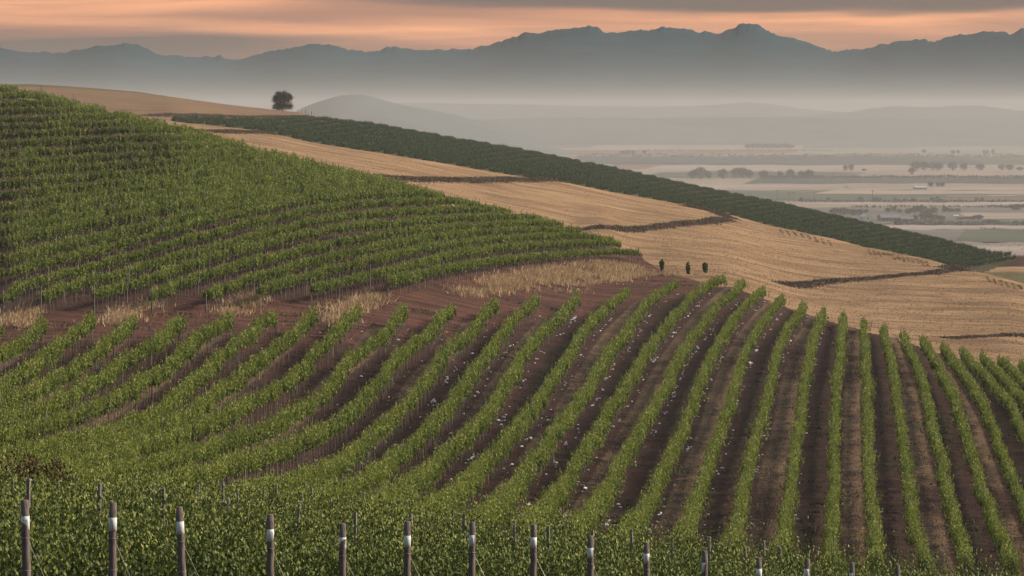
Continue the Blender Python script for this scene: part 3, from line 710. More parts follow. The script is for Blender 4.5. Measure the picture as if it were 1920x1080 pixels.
def grass_patch(poly, n, label, seed, h=.8, dmin=240, dmax=450, w=.07):
    rng_ = np.random.default_rng(seed); P = np.array(in_poly(poly, n // 10, rng_, dmin, dmax))
    P = np.repeat(P, 10, axis=0) + np.c_[rng_.normal(0, .9, (n // 10 * 10, 2)), np.zeros(n // 10 * 10)]
    P = P[vnoise(P[:, 0], P[:, 1], 3.2, seed) + .6 * vnoise(P[:, 0], P[:, 1], 1.1, seed + 2) > -.12]
    P[:, 2] = H(P[:, 0], P[:, 1]) - .05
    blades('dry_grass', P, h, w, 'dry', label, seed)
grass_patch([(860,555),(905,530),(1000,512),(1080,498),(1150,493),(1190,500),(1200,515),(1150,528),(1060,535),(960,545)], 22000, 'pale gold tall dry grass on the red headland below the vine rows', 1)
grass_patch([(613,600),(625,583),(668,565),(700,550),(715,552),(680,580),(640,600),(628,612)], 1800, 'pale dry grass bank on the headland left of the last hillside row', 2)
grass_patch([(205,605),(230,588),(280,565),(285,578),(245,603),(215,612)], 1500, 'tan dry grass strip on the headland near the fifth hillside row', 3)
grass_patch([(415,590),(440,570),(480,555),(485,566),(450,585),(425,597)], 1500, 'tan dry grass strip on the headland near the third hillside row', 4)
grass_patch([(0,625),(10,600),(60,578),(72,590),(40,610),(15,628)], 1500, 'tan dry grass at the left end of the red headland', 5)
grass_patch([(1205,520),(1290,515),(1200,500),(1100,545),(1000,560)], 1500, 'thin dry grass on the right tip of the headland', 6, .4)
def scatter(n, dmin, dmax, seed, keep):
    r_ = np.random.default_rng(seed); x = r_.uniform(-40, 1960, n * 6); D = np.exp(r_.uniform(np.log(dmin), np.log(dmax), n * 6))
    z = gz(x, D); v = VH - (z + HC) * F / D; g = VH - z * F / D; ok = keep(x, D, v, g, r_); x, D, z = x[ok][:n], D[ok][:n], z[ok][:n]
    return np.stack([(x - XC) / F * D, D, z], 1)
def rowph(x, D, v):
    X_ = np.maximum.accumulate(np.array([xk(k, v) for k in ks]), axis=0); i = np.clip((X_ < x[None]).sum(0) - 1, 0, len(ks) - 2); a = np.arange(len(x))
    return np.array(ks)[i] + (x - X_[i, a]) / np.maximum(X_[i + 1, a] - X_[i, a], 1)
def tufts(P, per, spread, seed):
    r_ = np.random.default_rng(seed); P = np.repeat(P, per, axis=0); P = P + np.c_[r_.normal(0, spread, (len(P), 2)), np.zeros(len(P))]; P[:, 2] = H(P[:, 0], P[:, 1]) - .02; return P
def k1(x, D, v, g, r_):
    ph = rowph(x, D, v); f = ph - np.floor(ph); even = np.floor(ph) % 2 == 0
    return (D < dA(x) - 2) & even & (f > .28) & (f < .75) & (vnoise(x * D / 5444, D, 9, 3) > .0)
blades('weeds', tufts(scatter(1500, 110, 370, 1, k1), 9, .22, 2), .22, .05, 'weed', 'low green weeds growing in the dark strips between rows', 3, 'weeds')
def k2(x, D, v, g, r_):
    ph = rowph(x, D, v); f = ph - np.floor(ph); odd = np.floor(ph) % 2 == 1
    return (D < dA(x) - 2) & odd & (f > .30) & (f < .76)
blades('dry_grass', tufts(scatter(5200, 110, 370, 4, k2), 9, .25, 5), .16, .05, 'strip', 'short dry cover grass in the pale strips between rows', 6)
def k3(x, D, v, g, r_): return (D > dA(x) + 1) & (D < dBb(x) + 6) & (x < 1320) & ((g > HLf(x) + 6) | (x < 1150)) & (vnoise(x * D / 5444, D, 7, 5) > .03)
blades('weeds', tufts(scatter(900, 245, 440, 7, k3), 10, .4, 8), .28, .06, 'weed2', 'dull green and tan weeds scattered on the red headland', 9, 'weeds')
def k4(x, D, v, g, r_): return (D > dA(x) + 6) & (x > 1230) & (D < dG(x)) & (g < HLf(x))
blades('stubble', tufts(scatter(4500, 300, 650, 10, k4), 8, .7, 11), .16, .06, 'strip', 'short pale stubble tufts standing on the tan field', 12, 'stubble')
def k5(x, D, v, g, r_): return (D > dBc(x) + 30) & (x < 1200) & (D < dG(x))
blades('stubble', tufts(scatter(1800, 430, 700, 13, k5), 8, .8, 14), .16, .06, 'strip', 'short pale stubble tufts behind the left vineyard crest', 15, 'stubble')
def bank(pts, w, h, label, seed, dmin, dmax, dens=170, mat='scrub'):
    r_ = np.random.default_rng(seed); W = np.array([pick(x, v, 0, dmin, dmax) for x, v in pts])
    W = resample(W[:, :2], 1.0); n = len(W)
    T_ = np.gradient(W[:, :2], axis=0); T_ /= np.linalg.norm(T_, axis=1)[:, None] + 1e-9; N_ = np.stack([-T_[:, 1], T_[:, 0]], 1)
    m = int(n * dens); i = r_.integers(0, n, m); w = w * .55; h = h * .55; s = r_.normal(0, w * .33, m)
    X = W[i, 0] + N_[i, 0] * s + r_.normal(0, .5, m); Y = W[i, 1] + N_[i, 1] * s + r_.normal(0, .5, m)
    hh = h * np.exp(-(s / (w * .4)) ** 2)
    c_ = np.stack([X, Y, H(X, Y) + r_.uniform(0, 1, m) ** 1.3 * hh * (1 + .8 * vnoise(X, Y, 6, seed))], 1)
    V, Fq = leaf_quads(c_, np.full(m, .20), r_, .4)
    tag(mesh_obj('scrub_bank', V, Fq, M[mat]), label, 'scrub bank', 'dark scrub banks across the stubble')
bank([(715,333),(760,336),(850,338),(950,337),(1048,340)], 7, .9, 'dark scrubby contour bank across the stubble, middle of the slope', 1, 470, 660)
bank([(1085,432),(1150,429),(1250,423),(1330,417),(1362,411)], 5, .8, 'dark scrubby contour bank running to the bend in the stubble crest', 2, 440, 640)
bank([(1290,388),(1320,393),(1350,401),(1366,409)], 6, 1.0, 'short dark scrub bank curling up to the dark vineyard', 3, 540, 645)
bank([(1470,534),(1550,528),(1650,521),(1740,514),(1790,505)], 4, .6, 'long dark scrub bank low on the stubble field at right', 4, 400, 505)
bank([(1775,498),(1793,504),(1800,508)], 5, 1.2, 'brown scrub mound at the right end of the stubble crest', 5, 440, 505, 200)
bank([(378,246),(430,248),(505,250)], 8, .9, 'thin dark scrub bank above the crest of the left vineyard', 6, 560, 700)
bank([(277,218),(380,218),(500,220),(590,218),(625,222)], 10, 1.4, 'dark brown scrub line between straw hilltop and far vineyard', 7, 820, 1090, 110)
bank([(1780,634),(1850,631),(1930,630)], 2, .25, 'faint dark scrub line above the vine ends at far right', 8, 300, 420)
# straw rolls lying across the crest of the stubble
r_ = np.random.default_rng(77); P_ = []
for x in list(range(1628, 1740, 9)) + list(range(1462, 1560, 13)) + list(range(1850, 1915, 12)):
    e = float(eG(x)); a_ = np.array(pick(x, e + 2.5, 0, 400, 640)); b_ = np.array(pick(x + 6, e + r_.uniform(9, 15), 0, 380, 640))
    f = r_.uniform(0, 1, 90)[:, None]; p_ = a_ * (1 - f) + b_ * f; p_[:, 0] += r_.normal(0, .16, 90); P_.append(p_)
P_ = np.concatenate(P_); P_[:, 2] = H(P_[:, 0], P_[:, 1]) + r_.uniform(0, .26, len(P_))
V, Fq = leaf_quads(P_, np.full(len(P_), .15), r_, .4); tag(mesh_obj('straw_windrow', V, Fq, M['windrow']), 'short brown windrows lying across the stubble crest', 'windrows', kind='stuff')
def bush(name, p, h, wd, mat, label, cat, seed, n=260, leaf=.22, group=None, trunk=True):
    r_ = np.random.default_rng(seed); root = empty(name, p, label, cat, group)
    c_ = r_.normal(0, 1, (n, 3)); c_ /= np.linalg.norm(c_, axis=1)[:, None]; c_ *= (r_.uniform(.25, 1, n) ** .5)[:, None]
    lump = 1 + .35 * vnoise(c_[:, 0] * 3, c_[:, 2] * 3 + c_[:, 1] * 2, 1, seed); c_ *= lump[:, None]
    c_ = c_ * [wd / 2, wd / 2, h / 2 * 1.0] + [0, 0, h * .47]
    V, Fq = leaf_quads(c_, np.full(n, leaf), r_, .5); mesh_obj('foliage', V, Fq, M[mat], root)
    mb = MB(); mb.tube([(0, 0, -.2), (0, 0, h * .5)], [max(.05, h * .03), .03], 6)
    for q in range(3):
        a = q * 2.1; mb.tube([(0, 0, h * .15), (math.cos(a) * wd * .2, math.sin(a) * wd * .2, h * .55)], [.04, .015], 5)
    mb.build('stem', M['stem'], root); return root
for x, v, h, wd, lab in ((1241, 508, 2.0, .9, 'small dark upright bush at the field corner, leftmost of three'), (1290, 514, 2.1, .8, 'small dark upright bush at the field corner, middle of three'),
                         (1322, 512, 1.9, 1.1, 'small dark round bush just left of the tallest row end')):
    bush('bush', tuple(pick(x, v, 0, 380, 470)), h * .84, wd * .74, 'treegreen', lab, 'bush', int(x), 320, .20)
for n_, (x, v, h, wd) in enumerate(((30, 930, 1.9, 2.0), (62, 925, 1.7, 1.4), (102, 932, 1.8, 1.2))):
    p = pick(x, v, .2, 62, 100)
    bush('shrub', tuple(p), h + .8, wd, 'rust', 'reddish brown leafy shrub in the vines at left, %s of three' % ('left one', 'middle one', 'right one')[n_], 'shrub', 40 + n_, 900, .10)

# ------------------------------------------------------------------ trees
def limb_tree(mb, rnd, H_, spread, tips, trunk_r, fork=.25, n=7):
    mb.tube([(0, 0, -.3), (rnd.gauss(0, .02) * H_, 0, H_ * fork)], [trunk_r * 1.3, trunk_r * .8], 8)
    for q in range(n):
        a = q / n * 6.283 + rnd.uniform(-.3, .3); r1 = spread * rnd.uniform(.2, .45); z1 = H_ * rnd.uniform(.45, .62)
        p1 = (math.cos(a) * r1, math.sin(a) * r1, z1); mb.tube([(0, 0, H_ * fork * .8), p1], [trunk_r * .55, trunk_r * .3], 6)
        for _ in range(3):
            a2 = a + rnd.uniform(-.7, .7); r2 = spread * rnd.uniform(.5, .9); z2 = H_ * rnd.uniform(.5, .95) 
            z2 = H_ * (.30 + .66 * rnd.uniform(.35, 1) * math.sqrt(max(.05, 1 - (r2 / spread / 1.02) ** 2)))
            p2 = (math.cos(a2) * r2, math.sin(a2) * r2, z2); mb.tube([p1, p2], [trunk_r * .3, trunk_r * .08], 5); tips.append(p2)
rnd = random.Random(11)
p = pick(530, 208.3, 0, 1040, 1170); tr = empty('tree', tuple(p), 'lone dark rounded tree standing on the straw hilltop', 'tree')
mb = MB(); tips = []; limb_tree(mb, rnd, 8.3, 4.4, tips, .28, .16, 10)
tips += [(.6, 0, 7.4), (-.9, .3, 7.0), (0, 0, 6.2), (-.5, .5, 4.9), (.9, -.4, 4.4)]
mb.build('trunk', M['bark'], tr)
cs = []
r_ = np.random.default_rng(4)
for t in tips:
    k_ = 190; cs.append(np.array(t) + r_.normal(0, 1, (k_, 3)) * [.46, .46, .38])
for q in range(34):                                             # dense skirt low in the crown
    a = r_.uniform(0, 6.28); rr_ = r_.uniform(.5, 3.7); cs.append(np.array([math.cos(a) * rr_, math.sin(a) * rr_, r_.uniform(.9, 3.0)]) + r_.normal(0, 1, (90, 3)) * [.7, .7, .5])
for q in range(60):                                             # leaf clumps over the dome of the crown
    a = r_.uniform(0, 6.28); e_ = r_.uniform(-.1, 1.45); rr_ = r_.uniform(.6, 1)
    cs.append(np.array([math.cos(a) * math.cos(e_) * 3.9 * rr_, math.sin(a) * math.cos(e_) * 3.9 * rr_, 1.6 + 5.9 * math.sin(e_) * rr_]) + r_.normal(0, 1, (70, 3)) * [.42, .42, .34])
cs = np.concatenate(cs); cs[:, 2] = np.clip(cs[:, 2], .3, 8.4)
V, Fq = leaf_quads(cs, np.full(len(cs), .24), r_, .4); mesh_obj('crown', V, Fq, M['tree'], tr)

# dry stalks rising above the left crest
for n_, (x, v0, v1) in enumerate(((78, 180, 152), (145, 200, 172), (97, 185, 166))):
    p = pick(x, v0, 0, float(dBc(x)) - 40, float(dBc(x)) + 30); h = (v0 - v1) * p.y / F + .6; rnd = random.Random(n_)
    root = empty('dry_stalk', tuple(p), ('tall thin bare stalk at the far left of the vineyard crest', 'leaning bare forked stalk right of the others on the crest', 'short bare twig between the two taller stalks on the crest')[n_], 'stalk')
    mb = MB(); dx = (-.2, -.9, .2)[n_]; mb.tube([(0, 0, -.2), (dx * .5, 0, h * .55), (dx, 0, h)], [.05, .04, .02], 5)
    for q in range(3): mb.tube([(dx * .5, 0, h * (.4 + .15 * q)), (dx * .5 + (-1) ** q * .45, .1, h * (.6 + .15 * q))], [.03, .012], 5)
    mb.build('stem', M['stem'], root)

# fence posts by the lone tree
for n_, x in enumerate((558, 566, 573, 577, 584)):
    p = pick(x, float(eH(min(x, 600))) + 1.2, 0, 1050, 1168); h = (1.6, 1.3, 2.6, 1.5, 3.2)[n_] * .7
    mb = MB(); mb.tube([(0, 0, -.3), (.02, 0, h)], [.12, .10], 6)
    if n_ in (2, 4): mb.box(-.25, .25, -.05, .05, h * .7, h * .78)
    o = mb.build('fence_post', M['post']); o.location = p
    tag(o, 'thin dark fence post on the straw hilltop, %s right of the lone tree' % nth(n_ + 1), 'post', 'fence posts by the lone tree')

# ------------------------------------------------------------------ the plain
ZP = -120.0
def plain_mat():
    m, T = new_mat('plain_fields'); P = T.n('ShaderNodeNewGeometry').outputs['Position']
    q = T.mapv(P, (.0009, .0022, .01)); wv = T.noise(T.mapv(P, (.0006, .0006, .0006)), 1.0, 3)
    vor = T.n('ShaderNodeTexVoronoi', None, Vector=T.mapv(P, (.0011, .0021, 0)), Scale=1.0).outputs['Color']
    s = T.n('ShaderNodeSeparateColor', None, Color=vor)
    c = T.mix(T.ss(s.outputs[0], .30, .34), (.12, .12, .10), (.27, .22, .18))
    c = T.mix(T.ss(s.outputs[1], .72, .76), c, (.17, .105, .08))
    n_ = T.noise(T.mapv(P, (.02, .05, .02)), 1.0, 5, .6); c = T.mix(T.m('MULTIPLY', T.ss(n_, .45, .7), .35), c, (.13, .10, .075))
    finish(T, c, .95, spec=.05); return m
M['plain'] = plain_mat()
gy = np.concatenate([np.arange(1400, 6000, 100), np.arange(6000, 21601, 400)]); gu = np.linspace(-.42, .42, 90)
U, Yp = np.meshgrid(gu, gy, indexing='ij'); J = np.arange(U.size).reshape(U.shape)
tag(mesh_obj('plain', np.stack([U * Yp, Yp, 0 * Yp + ZP], -1).reshape(-1, 3), np.stack([J[:-1, :-1], J[1:, :-1], J[1:, 1:], J[:-1, 1:]], -1).reshape(-1, 4), M['plain'], smooth=True), kind='structure')
def field_mat(name, a, b, sc=.02): 
    m, T = new_mat(name); P = T.n('ShaderNodeNewGeometry').outputs['Position']
    n_ = T.noise(T.mapv(P, (.25, 1, 1)), sc, 5, .6); n2 = T.noise(T.mapv(P, (.5, 1, 1)), .004, 5, .65)
    finish(T, T.mix(T.m('MULTIPLY', T.ss(n2, .5, .66), .55), T.mix(T.ss(n_, .35, .65), a, b), tuple(q * .45 for q in a)), .95, spec=.05); return m
M['f_straw'] = field_mat('field_straw', (.225, .18, .145), (.33, .265, .215)); M['f_pink'] = field_mat('field_pink', (.25, .205, .18), (.34, .285, .255))
M['f_pale'] = field_mat('field_pale', (.19, .175, .155), (.26, .235, .21)); M['f_green'] = field_mat('field_green', (.05, .07, .045), (.085, .10, .065)); M['f_brown'] = field_mat('field_brown', (.08, .055, .05), (.13, .095, .08))
M['f_dark'] = field_mat('field_dark', (.025, .04, .045), (.05, .065, .065)); M['f_grey'] = field_mat('field_grey', (.09, .09, .085), (.15, .14, .12))
def pl(x, v, z=ZP): D = -z * F / (v - VH); return ((x - XC) / F * D, D, z)
lay = [0]
def field(xa, xb, v0, v1, mat, v0b, v1b, sa, sb, zz):
    """a field on the plain between sight rows v0 (far edge) and v1 (near edge); its ends run obliquely"""
    lay[0] += 1; n_ = 24; rn = random.Random(lay[0]); V = []; ph = rn.uniform(0, 6); j = (v1 - v0) * .05
    for i in range(n_ + 1):
        f = i / n_; V.append(pl(xa + (xb - xa) * f, v0 + (v0b - v0) * f + j * math.sin(i * .7 + ph), zz))
    for i in range(n_ + 1):
        f = i / n_; V.append(pl(xa + sa + (xb + sb - xa - sa) * f, v1 + (v1b - v1) * f + j * math.sin(i * .5 + ph * 2), zz))
    o = mesh_obj('field', V, np.array([(n_ + 1 + i, n_ + 2 + i, i + 1, i) for i in range(n_)]), M[mat]); tag(o, kind='structure')
fields = []
for a in ((950,2100,256,270,'f_pale'),(1120,1500,270,280,'f_pink'),(1500,2100,276,292,'f_pale'),(1080,2100,294,309,'f_dark'),(1240,1610,309,321,'f_straw'),(1610,2100,309,318,'f_straw'),
          (1240,2100,322,334,'f_grey'),(1640,2100,319,331,'f_pink'),(1430,2100,333,344,'f_dark'),(1300,2100,345,357,'f_pink'),(1380,1560,349,354,'f_straw'),(1350,1760,358,377,'f_grey'),(1560,2100,357,364,'f_pink'),
          (1600,2100,372,381,'f_brown',364,381),(1480,2100,379,388,'f_straw'),(1500,2100,389,402,'f_grey'),(1560,2100,402,420,'f_brown'),(1800,2100,399,411,'f_straw'),(1700,2100,412,421,'f_grey'),
          (1620,2100,422,431,'f_pink'),(1650,2100,431,453,'f_green'),(1740,2100,454,478,'f_pink'),(1780,2100,478,500,'f_brown')):
    fields.append(a)
fr = random.Random(31)
alt = dict(f_pale=('f_pale',), f_grey=('f_grey', 'f_green', 'f_grey'), f_pink=('f_pink', 'f_straw', 'f_pink'), f_straw=('f_straw', 'f_pink', 'f_straw'),
           f_green=('f_green', 'f_green', 'f_grey'), f_dark=('f_dark', 'f_dark', 'f_green'), f_brown=('f_brown', 'f_grey', 'f_brown'))
for q, a in enumerate(fields):
    cuts = [a[0]]
    while cuts[-1] < a[1] - 60: cuts.append(min(a[1], cuts[-1] + fr.uniform(120, 420)))
    sk = [fr.uniform(-70, 70) for _ in cuts]; jj = [(fr.uniform(-.13, .13), fr.uniform(-.13, .13)) for _ in cuts]
    ext = a[5:] if len(a) > 5 else (a[2], a[3]); L = a[1] - a[0]; th = a[3] - a[2]; v = lambda p, w_, f: p + (w_ - p) * f
    for i in range(len(cuts) - 1):
        x0, x1 = cuts[i], cuts[i + 1]; f0, f1 = (x0 - a[0]) / L, (x1 - a[0]) / L
        field(x0, x1 + 3, v(a[2], ext[0], f0) + jj[i][0] * th, v(a[3], ext[1], f0) + jj[i][1] * th, fr.choice(alt[a[4]]),
              v(a[2], ext[0], f1) + jj[i + 1][0] * th, v(a[3], ext[1], f1) + jj[i + 1][1] * th, sk[i], sk[i + 1], ZP + .06 * (q + 1) + .02 * (i % 2))
# second sheet of ground under the mountains, beyond the haze
gy = np.array([22050, 26000, 32000, 40000.]); gu = np.linspace(-.6, .6, 12); U, Yp = np.meshgrid(gu, gy, indexing='ij'); J = np.arange(U.size).reshape(U.shape)
tag(mesh_obj('far_plain', np.stack([U * Yp, Yp, 0 * Yp + ZP], -1).reshape(-1, 3), np.stack([J[:-1, :-1], J[1:, :-1], J[1:, 1:], J[:-1, 1:]], -1).reshape(-1, 4), M['plain']), kind='structure')

# hills and mountains
def ridge(name, sil, D, depth, mat, rough, seed, x0=-500, x1=2400, n=420, zb=ZP - 3, m=22):
    s = np.array(sil, float); xs = np.linspace(x0, x1, n); v = np.interp(xs, s[:, 0], s[:, 1])
    zt = -(v - VH) * D / F; X = (xs - XC) / F * D
    zt = zt + rough * .5 * (vnoise(X, X * 0, D * .0025, seed) + .6 * vnoise(X, X * 0, D * .001, seed + 1) + .30 * vnoise(X, X * 0, D * .0004, seed + 6))
    kk = 41 if n < 1000 else 121; zs_ = np.convolve(np.pad(zt, kk // 2, 'edge'), np.hanning(kk + 2)[1:-1] / np.hanning(kk + 2)[1:-1].sum(), 'valid'); zfine = zt; rows = []
    for j in range(-m, m + 1):
        t = abs(j) / m; bl = max(0, 1 - t * m); zt = zfine * bl + np.minimum(zs_, zfine + 1e9) * (1 - bl); Y = D + depth * j / m * .5
        prof = (1 - t) ** 1.25 if t > 0 else 1
        spur = 1 + (.35 * vnoise(X, X * 0 + Y * 1.0, depth * .35, seed + 2) + .12 * vnoise(X, X * 0 + Y, depth * .12, seed + 3)) * math.sin(math.pi * min(t * 1.2, 1)) 
        zz = zb + np.maximum(zt - zb, 0) * np.clip(prof * spur, 0, 1 if j == 0 else .995)
        rows.append(np.stack([X * (Y / D), np.full(n, Y), zz], 1))
    V = np.concatenate(rows); I_ = np.arange((2 * m + 1) * n).reshape(2 * m + 1, n)
    return tag(mesh_obj(name, V, np.stack([I_[:-1, :-1], I_[:-1, 1:], I_[1:, 1:], I_[1:, :-1]], -1).reshape(-1, 4), M[mat], smooth=True), kind='structure')
M['hill'] = field_mat('hill_scrub_haze', (.065, .095, .11), (.10, .125, .135), .01)  # scrub colour shifted to blue, haze put into the colour
M['mount'] = field_mat('mountain_haze_blue', (.008, .042, .062), (.014, .055, .075), .001)  # rock colour turned blue to paint in the distant air
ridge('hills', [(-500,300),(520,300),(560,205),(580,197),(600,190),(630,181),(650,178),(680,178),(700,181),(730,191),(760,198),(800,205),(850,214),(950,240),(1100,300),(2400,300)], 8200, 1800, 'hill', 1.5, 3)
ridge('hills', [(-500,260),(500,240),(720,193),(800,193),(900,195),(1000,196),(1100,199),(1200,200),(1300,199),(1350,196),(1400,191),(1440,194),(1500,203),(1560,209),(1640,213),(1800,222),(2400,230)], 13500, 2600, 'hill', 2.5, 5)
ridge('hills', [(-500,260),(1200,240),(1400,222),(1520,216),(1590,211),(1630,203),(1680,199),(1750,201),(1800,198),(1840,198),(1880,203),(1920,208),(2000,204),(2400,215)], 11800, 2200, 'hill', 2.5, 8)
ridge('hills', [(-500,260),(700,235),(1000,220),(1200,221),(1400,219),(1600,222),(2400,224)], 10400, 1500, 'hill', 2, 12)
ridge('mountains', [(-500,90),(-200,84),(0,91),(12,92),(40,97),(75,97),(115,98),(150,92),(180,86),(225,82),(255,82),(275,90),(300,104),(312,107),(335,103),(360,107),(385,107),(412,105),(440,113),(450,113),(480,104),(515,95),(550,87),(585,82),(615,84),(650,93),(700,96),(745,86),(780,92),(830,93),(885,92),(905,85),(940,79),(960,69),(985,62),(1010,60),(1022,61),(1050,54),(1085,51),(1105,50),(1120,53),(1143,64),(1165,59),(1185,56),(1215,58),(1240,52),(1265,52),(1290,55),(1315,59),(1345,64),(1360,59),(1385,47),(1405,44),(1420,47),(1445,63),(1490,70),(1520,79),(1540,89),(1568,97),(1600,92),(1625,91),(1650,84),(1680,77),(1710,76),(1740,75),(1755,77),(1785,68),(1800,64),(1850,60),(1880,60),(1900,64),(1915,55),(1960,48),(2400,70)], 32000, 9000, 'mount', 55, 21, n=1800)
# masts on the conical hill
for n_, (x, vt) in enumerate(((655, 172), (667, 165), (680, 170))):
    D = 8200; zb_ = zof(178.5, D); h = (179 - vt) * D / F; X = (x - XC) / F * D
    mb = MB(); 
    for a, b in ((-1, -1), (1, -1), (0, 1)): mb.tube([(a * 1.8, b * 1.8, -6), (a * .35, b * .35, h)], [.45, .3], 4)
    for q in range(1, 6):
        z = h * q / 6; s_ = 1.8 - 1.4 * q / 6; mb.tube([(-s_, -s_, z), (s_, -s_, z), (0, s_, z), (-s_, -s_, z)], .25, 4, False)
    o = mb.build('radio_mast', M['mast']); o.location = (X, D, zb_)
    tag(o, 'faint thin radio mast on the misty cone hill, %s of three' % ('leftmost, shortest', 'middle, tallest', 'rightmost')[n_], 'mast', 'radio masts on the misty hill')

# far trees on the plain: three kinds, copied
kinds = []
for q in range(4):
    r_ = np.random.default_rng(60 + q); rnd = random.Random(q); mb = MB(); tips = []
    limb_tree(mb, rnd, 10, 4.5, tips, .4, .22, 6)
    sp = r_.normal(0, 1, (420, 3)); sp /= np.linalg.norm(sp, axis=1)[:, None]; sp *= (r_.uniform(.2, 1, 420) ** .45)[:, None]
    sp *= (1 + .45 * vnoise(sp[:, 0] * 2.2 + 9, sp[:, 2] * 2.2 + sp[:, 1], 1, 60 + q))[:, None]
    cs = np.concatenate([np.array(t) + r_.normal(0, 1, (12, 3)) * [.7, .7, .6] for t in tips] + [sp * np.c_[4.3 - .5 * sp[:, 2], 4.3 - .5 * sp[:, 2], np.full(420, 4.4)] + [0, 0, 5.0]])
    cs[:, 2] = np.clip(cs[:, 2], .5, 10.4); V, Fq = leaf_quads(cs, np.full(len(cs), .85), r_, .4)
    kinds.append(((V, Fq), (mb.v, mb.f)))
_kt = {}
def far_tree(x, vb, hpx, wpx, label, group='trees on the misty plain', q=None):
    q = random.randrange(4) if q is None else q
    p = pl(x, vb); s = p[1] / F; h = hpx * s; wd = wpx * s
    root = empty('tree', p, label, 'tree', group); root.scale = (wd / 9.4, wd / 9.4, h / 10.3); root.rotation_euler = (0, 0, random.uniform(0, 6))
    if q in _kt:
        for o in _kt[q]: c_ = o.copy(); COL.objects.link(c_); c_.parent = root
    else:
        a = mesh_obj('crown', *kinds[q][0], M['treefar'], root); b = mesh_obj('trunk', *kinds[q][1], M['bark'], root); _kt[q] = [a, b]
mid = [(1298,336,20,16),(1313,336,26,26),(1328,336,18,16),(1355,336,23,21),(1380,334,22,20),(1393,334,23,22),(1405,334,18,16),(1432,336,19,21),(1463,336,17,13),(1482,335,21,17),(1503,335,17,16),(1517,335,20,20)]
for i, a in enumerate(mid): far_tree(*a, 'hazy rounded tree in the long line on the plain, %s from the left' % nth(i + 1), 'line of trees on the plain')
rt = [(1709,328,16,14),(1717,321,21,20),(1733,320,20,20),(1748,320,18,16),(1760,321,19,18),(1786,320,19,18),(1807,320,16,15),(1838,320,14,18),(1878,320,14,12),(1893,320,14,16),(1912,320,8,14)]
for i, a in enumerate(rt): far_tree(*a, 'hazy tree in the row at the right of the plain, %s from the left' % nth(i + 1), 'row of trees at the right of the plain')
sm = [(1585,321,13,10),(1596,321,15,12),(1620,321,6,10),(1745,351,12,12),(1758,351,11,9),(1766,351,12,11),(1733,288,9,9),(1787,289,9,10),(1797,289,9,8),(1848,290,10,14),(1862,290,12,7),(1167,290,9,12),(1177,290,10,12),(1187,290,9,10),(1208,290,10,8)]
for i, a in enumerate(sm): far_tree(*a, 'small misty tree standing apart on the plain, %s counted from the lone pair' % nth(i + 1))
gv = [(1402 + 9 * i, 279, 10 + (i % 3), 14) for i in range(10)]
for i, a in enumerate(gv): far_tree(*a, 'faint grey tree in the misty grove, %s from the left' % nth(i + 1), 'misty grove on the plain')
bs = [(1503,377,8,9),(1553,377,8,9),(1613,378,10,12),(1638,378,9,6),(1644,378,10,7),(1651,378,9,5),(1678,377,8,10),(1695,377,6,6),(1712,378,8,10),(1748,378,9,10),(1757,377,10,8),(1764,378,7,8),(1831,377,8,8),(1841,377,8,8)]
for i, a in enumerate(bs): far_tree(*a, 'small dark tree along the brown ridge line, %s from the left' % nth(i + 1), 'small trees along the brown ridge')
fm = [(1565,403,16,20),(1582,404,17,24),(1600,405,15,20),(1612,404,14,16),(1624,401,10,10),(1665,399,11,12),(1676,398,13,12),(1687,400,10,12),(1703,402,13,16),(1715,400,15,16),(1729,402,20,18),(1742,404,16,20),(1752,401,14,16),(1733,414,18,24),(1750,415,16,22),(1765,417,15,18),(1715,415,14,16),(1722,396,12,10),(1772,399,14,14),(1783,399,10,14),(1795,399,10,14),
      (1800,413,7,16),(1812,412,7,14),(1822,413,9,12),(1836,413,12,16),(1828,412,10,12),(1846,419,8,14),(1856,420,10,18),(1868,420,9,16),(1697,418,9,12)]
for i, a in enumerate(fm): far_tree(*a, 'dark rounded tree around the farmstead, %s counted from its left edge' % nth(i + 1), 'trees around the farmstead')
er = [(1862,388,5,10),(1874,390,6,14),(1886,391,7,16),(1898,391,9,16),(1910,391,10,18),(1922,391,10,16),(1904,395,7,18)]
for i, a in enumerate(er): far_tree(*a, 'dark tree in the short belt at the right edge, %s from the left' % nth(i + 1), 'tree belt at the right edge')
for i, (x, v) in enumerate(((1846,459),(1852,461),(1869,458),(1878,463),(1886,457),(1893,465),(1903,459),(1911,463),(1916,470),(1840,430),(1847,431),(1864,430))):
    far_tree(x, v, 4.5, 5, 'tiny dark bush on the pale field at the far right, %s from the left' % nth(i + 1), 'tiny bushes on the pale field')
hb = [(1870,514,4,16),(1884,516,5,14),(1915,507,6,16),(1905,497,4,14)]
# hedgerows: belts nobody could count
def belt(x0, x1, v, hpx, n, seed, label):
    r_ = np.random.default_rng(seed); P = []
    for _ in range(n):
        x = r_.uniform(x0, x1); q = pl(x, v + r_.normal(0, .5)); s = q[1] / F; hh = hpx * s * (.55 + .9 * max(0, float(vnoise(x, 0, 14, seed) + .5)))
        P.append((q[0] + r_.normal(0, 3), q[1] + r_.normal(0, 12), ZP + r_.uniform(0, 1) * hh))
    V, Fq = leaf_quads(np.array(P), np.full(n, 3.2), r_, .5); tag(mesh_obj('hedgerow', V, Fq, M['treefar']), label, 'hedgerow', kind='stuff')
belt(1085, 1990, 294, 5, 2600, 1, 'long misty hedgerow across the whole plain')
belt(1440, 1990, 334, 4, 2200, 2, 'dark hedgerow below the row of far trees')
belt(1500, 1990, 379, 2, 1200, 3, 'low scrubby hedge along the brown ridge')
belt(1680, 1990, 421, 3, 1100, 4, 'low scrub line below the farmstead')
belt(1180, 1560, 283, 2, 500, 5, 'faint scrub line beyond the misty grove')
belt(1600, 1990, 389, 1.6, 700, 6, 'thin dark hedge above the farmstead')
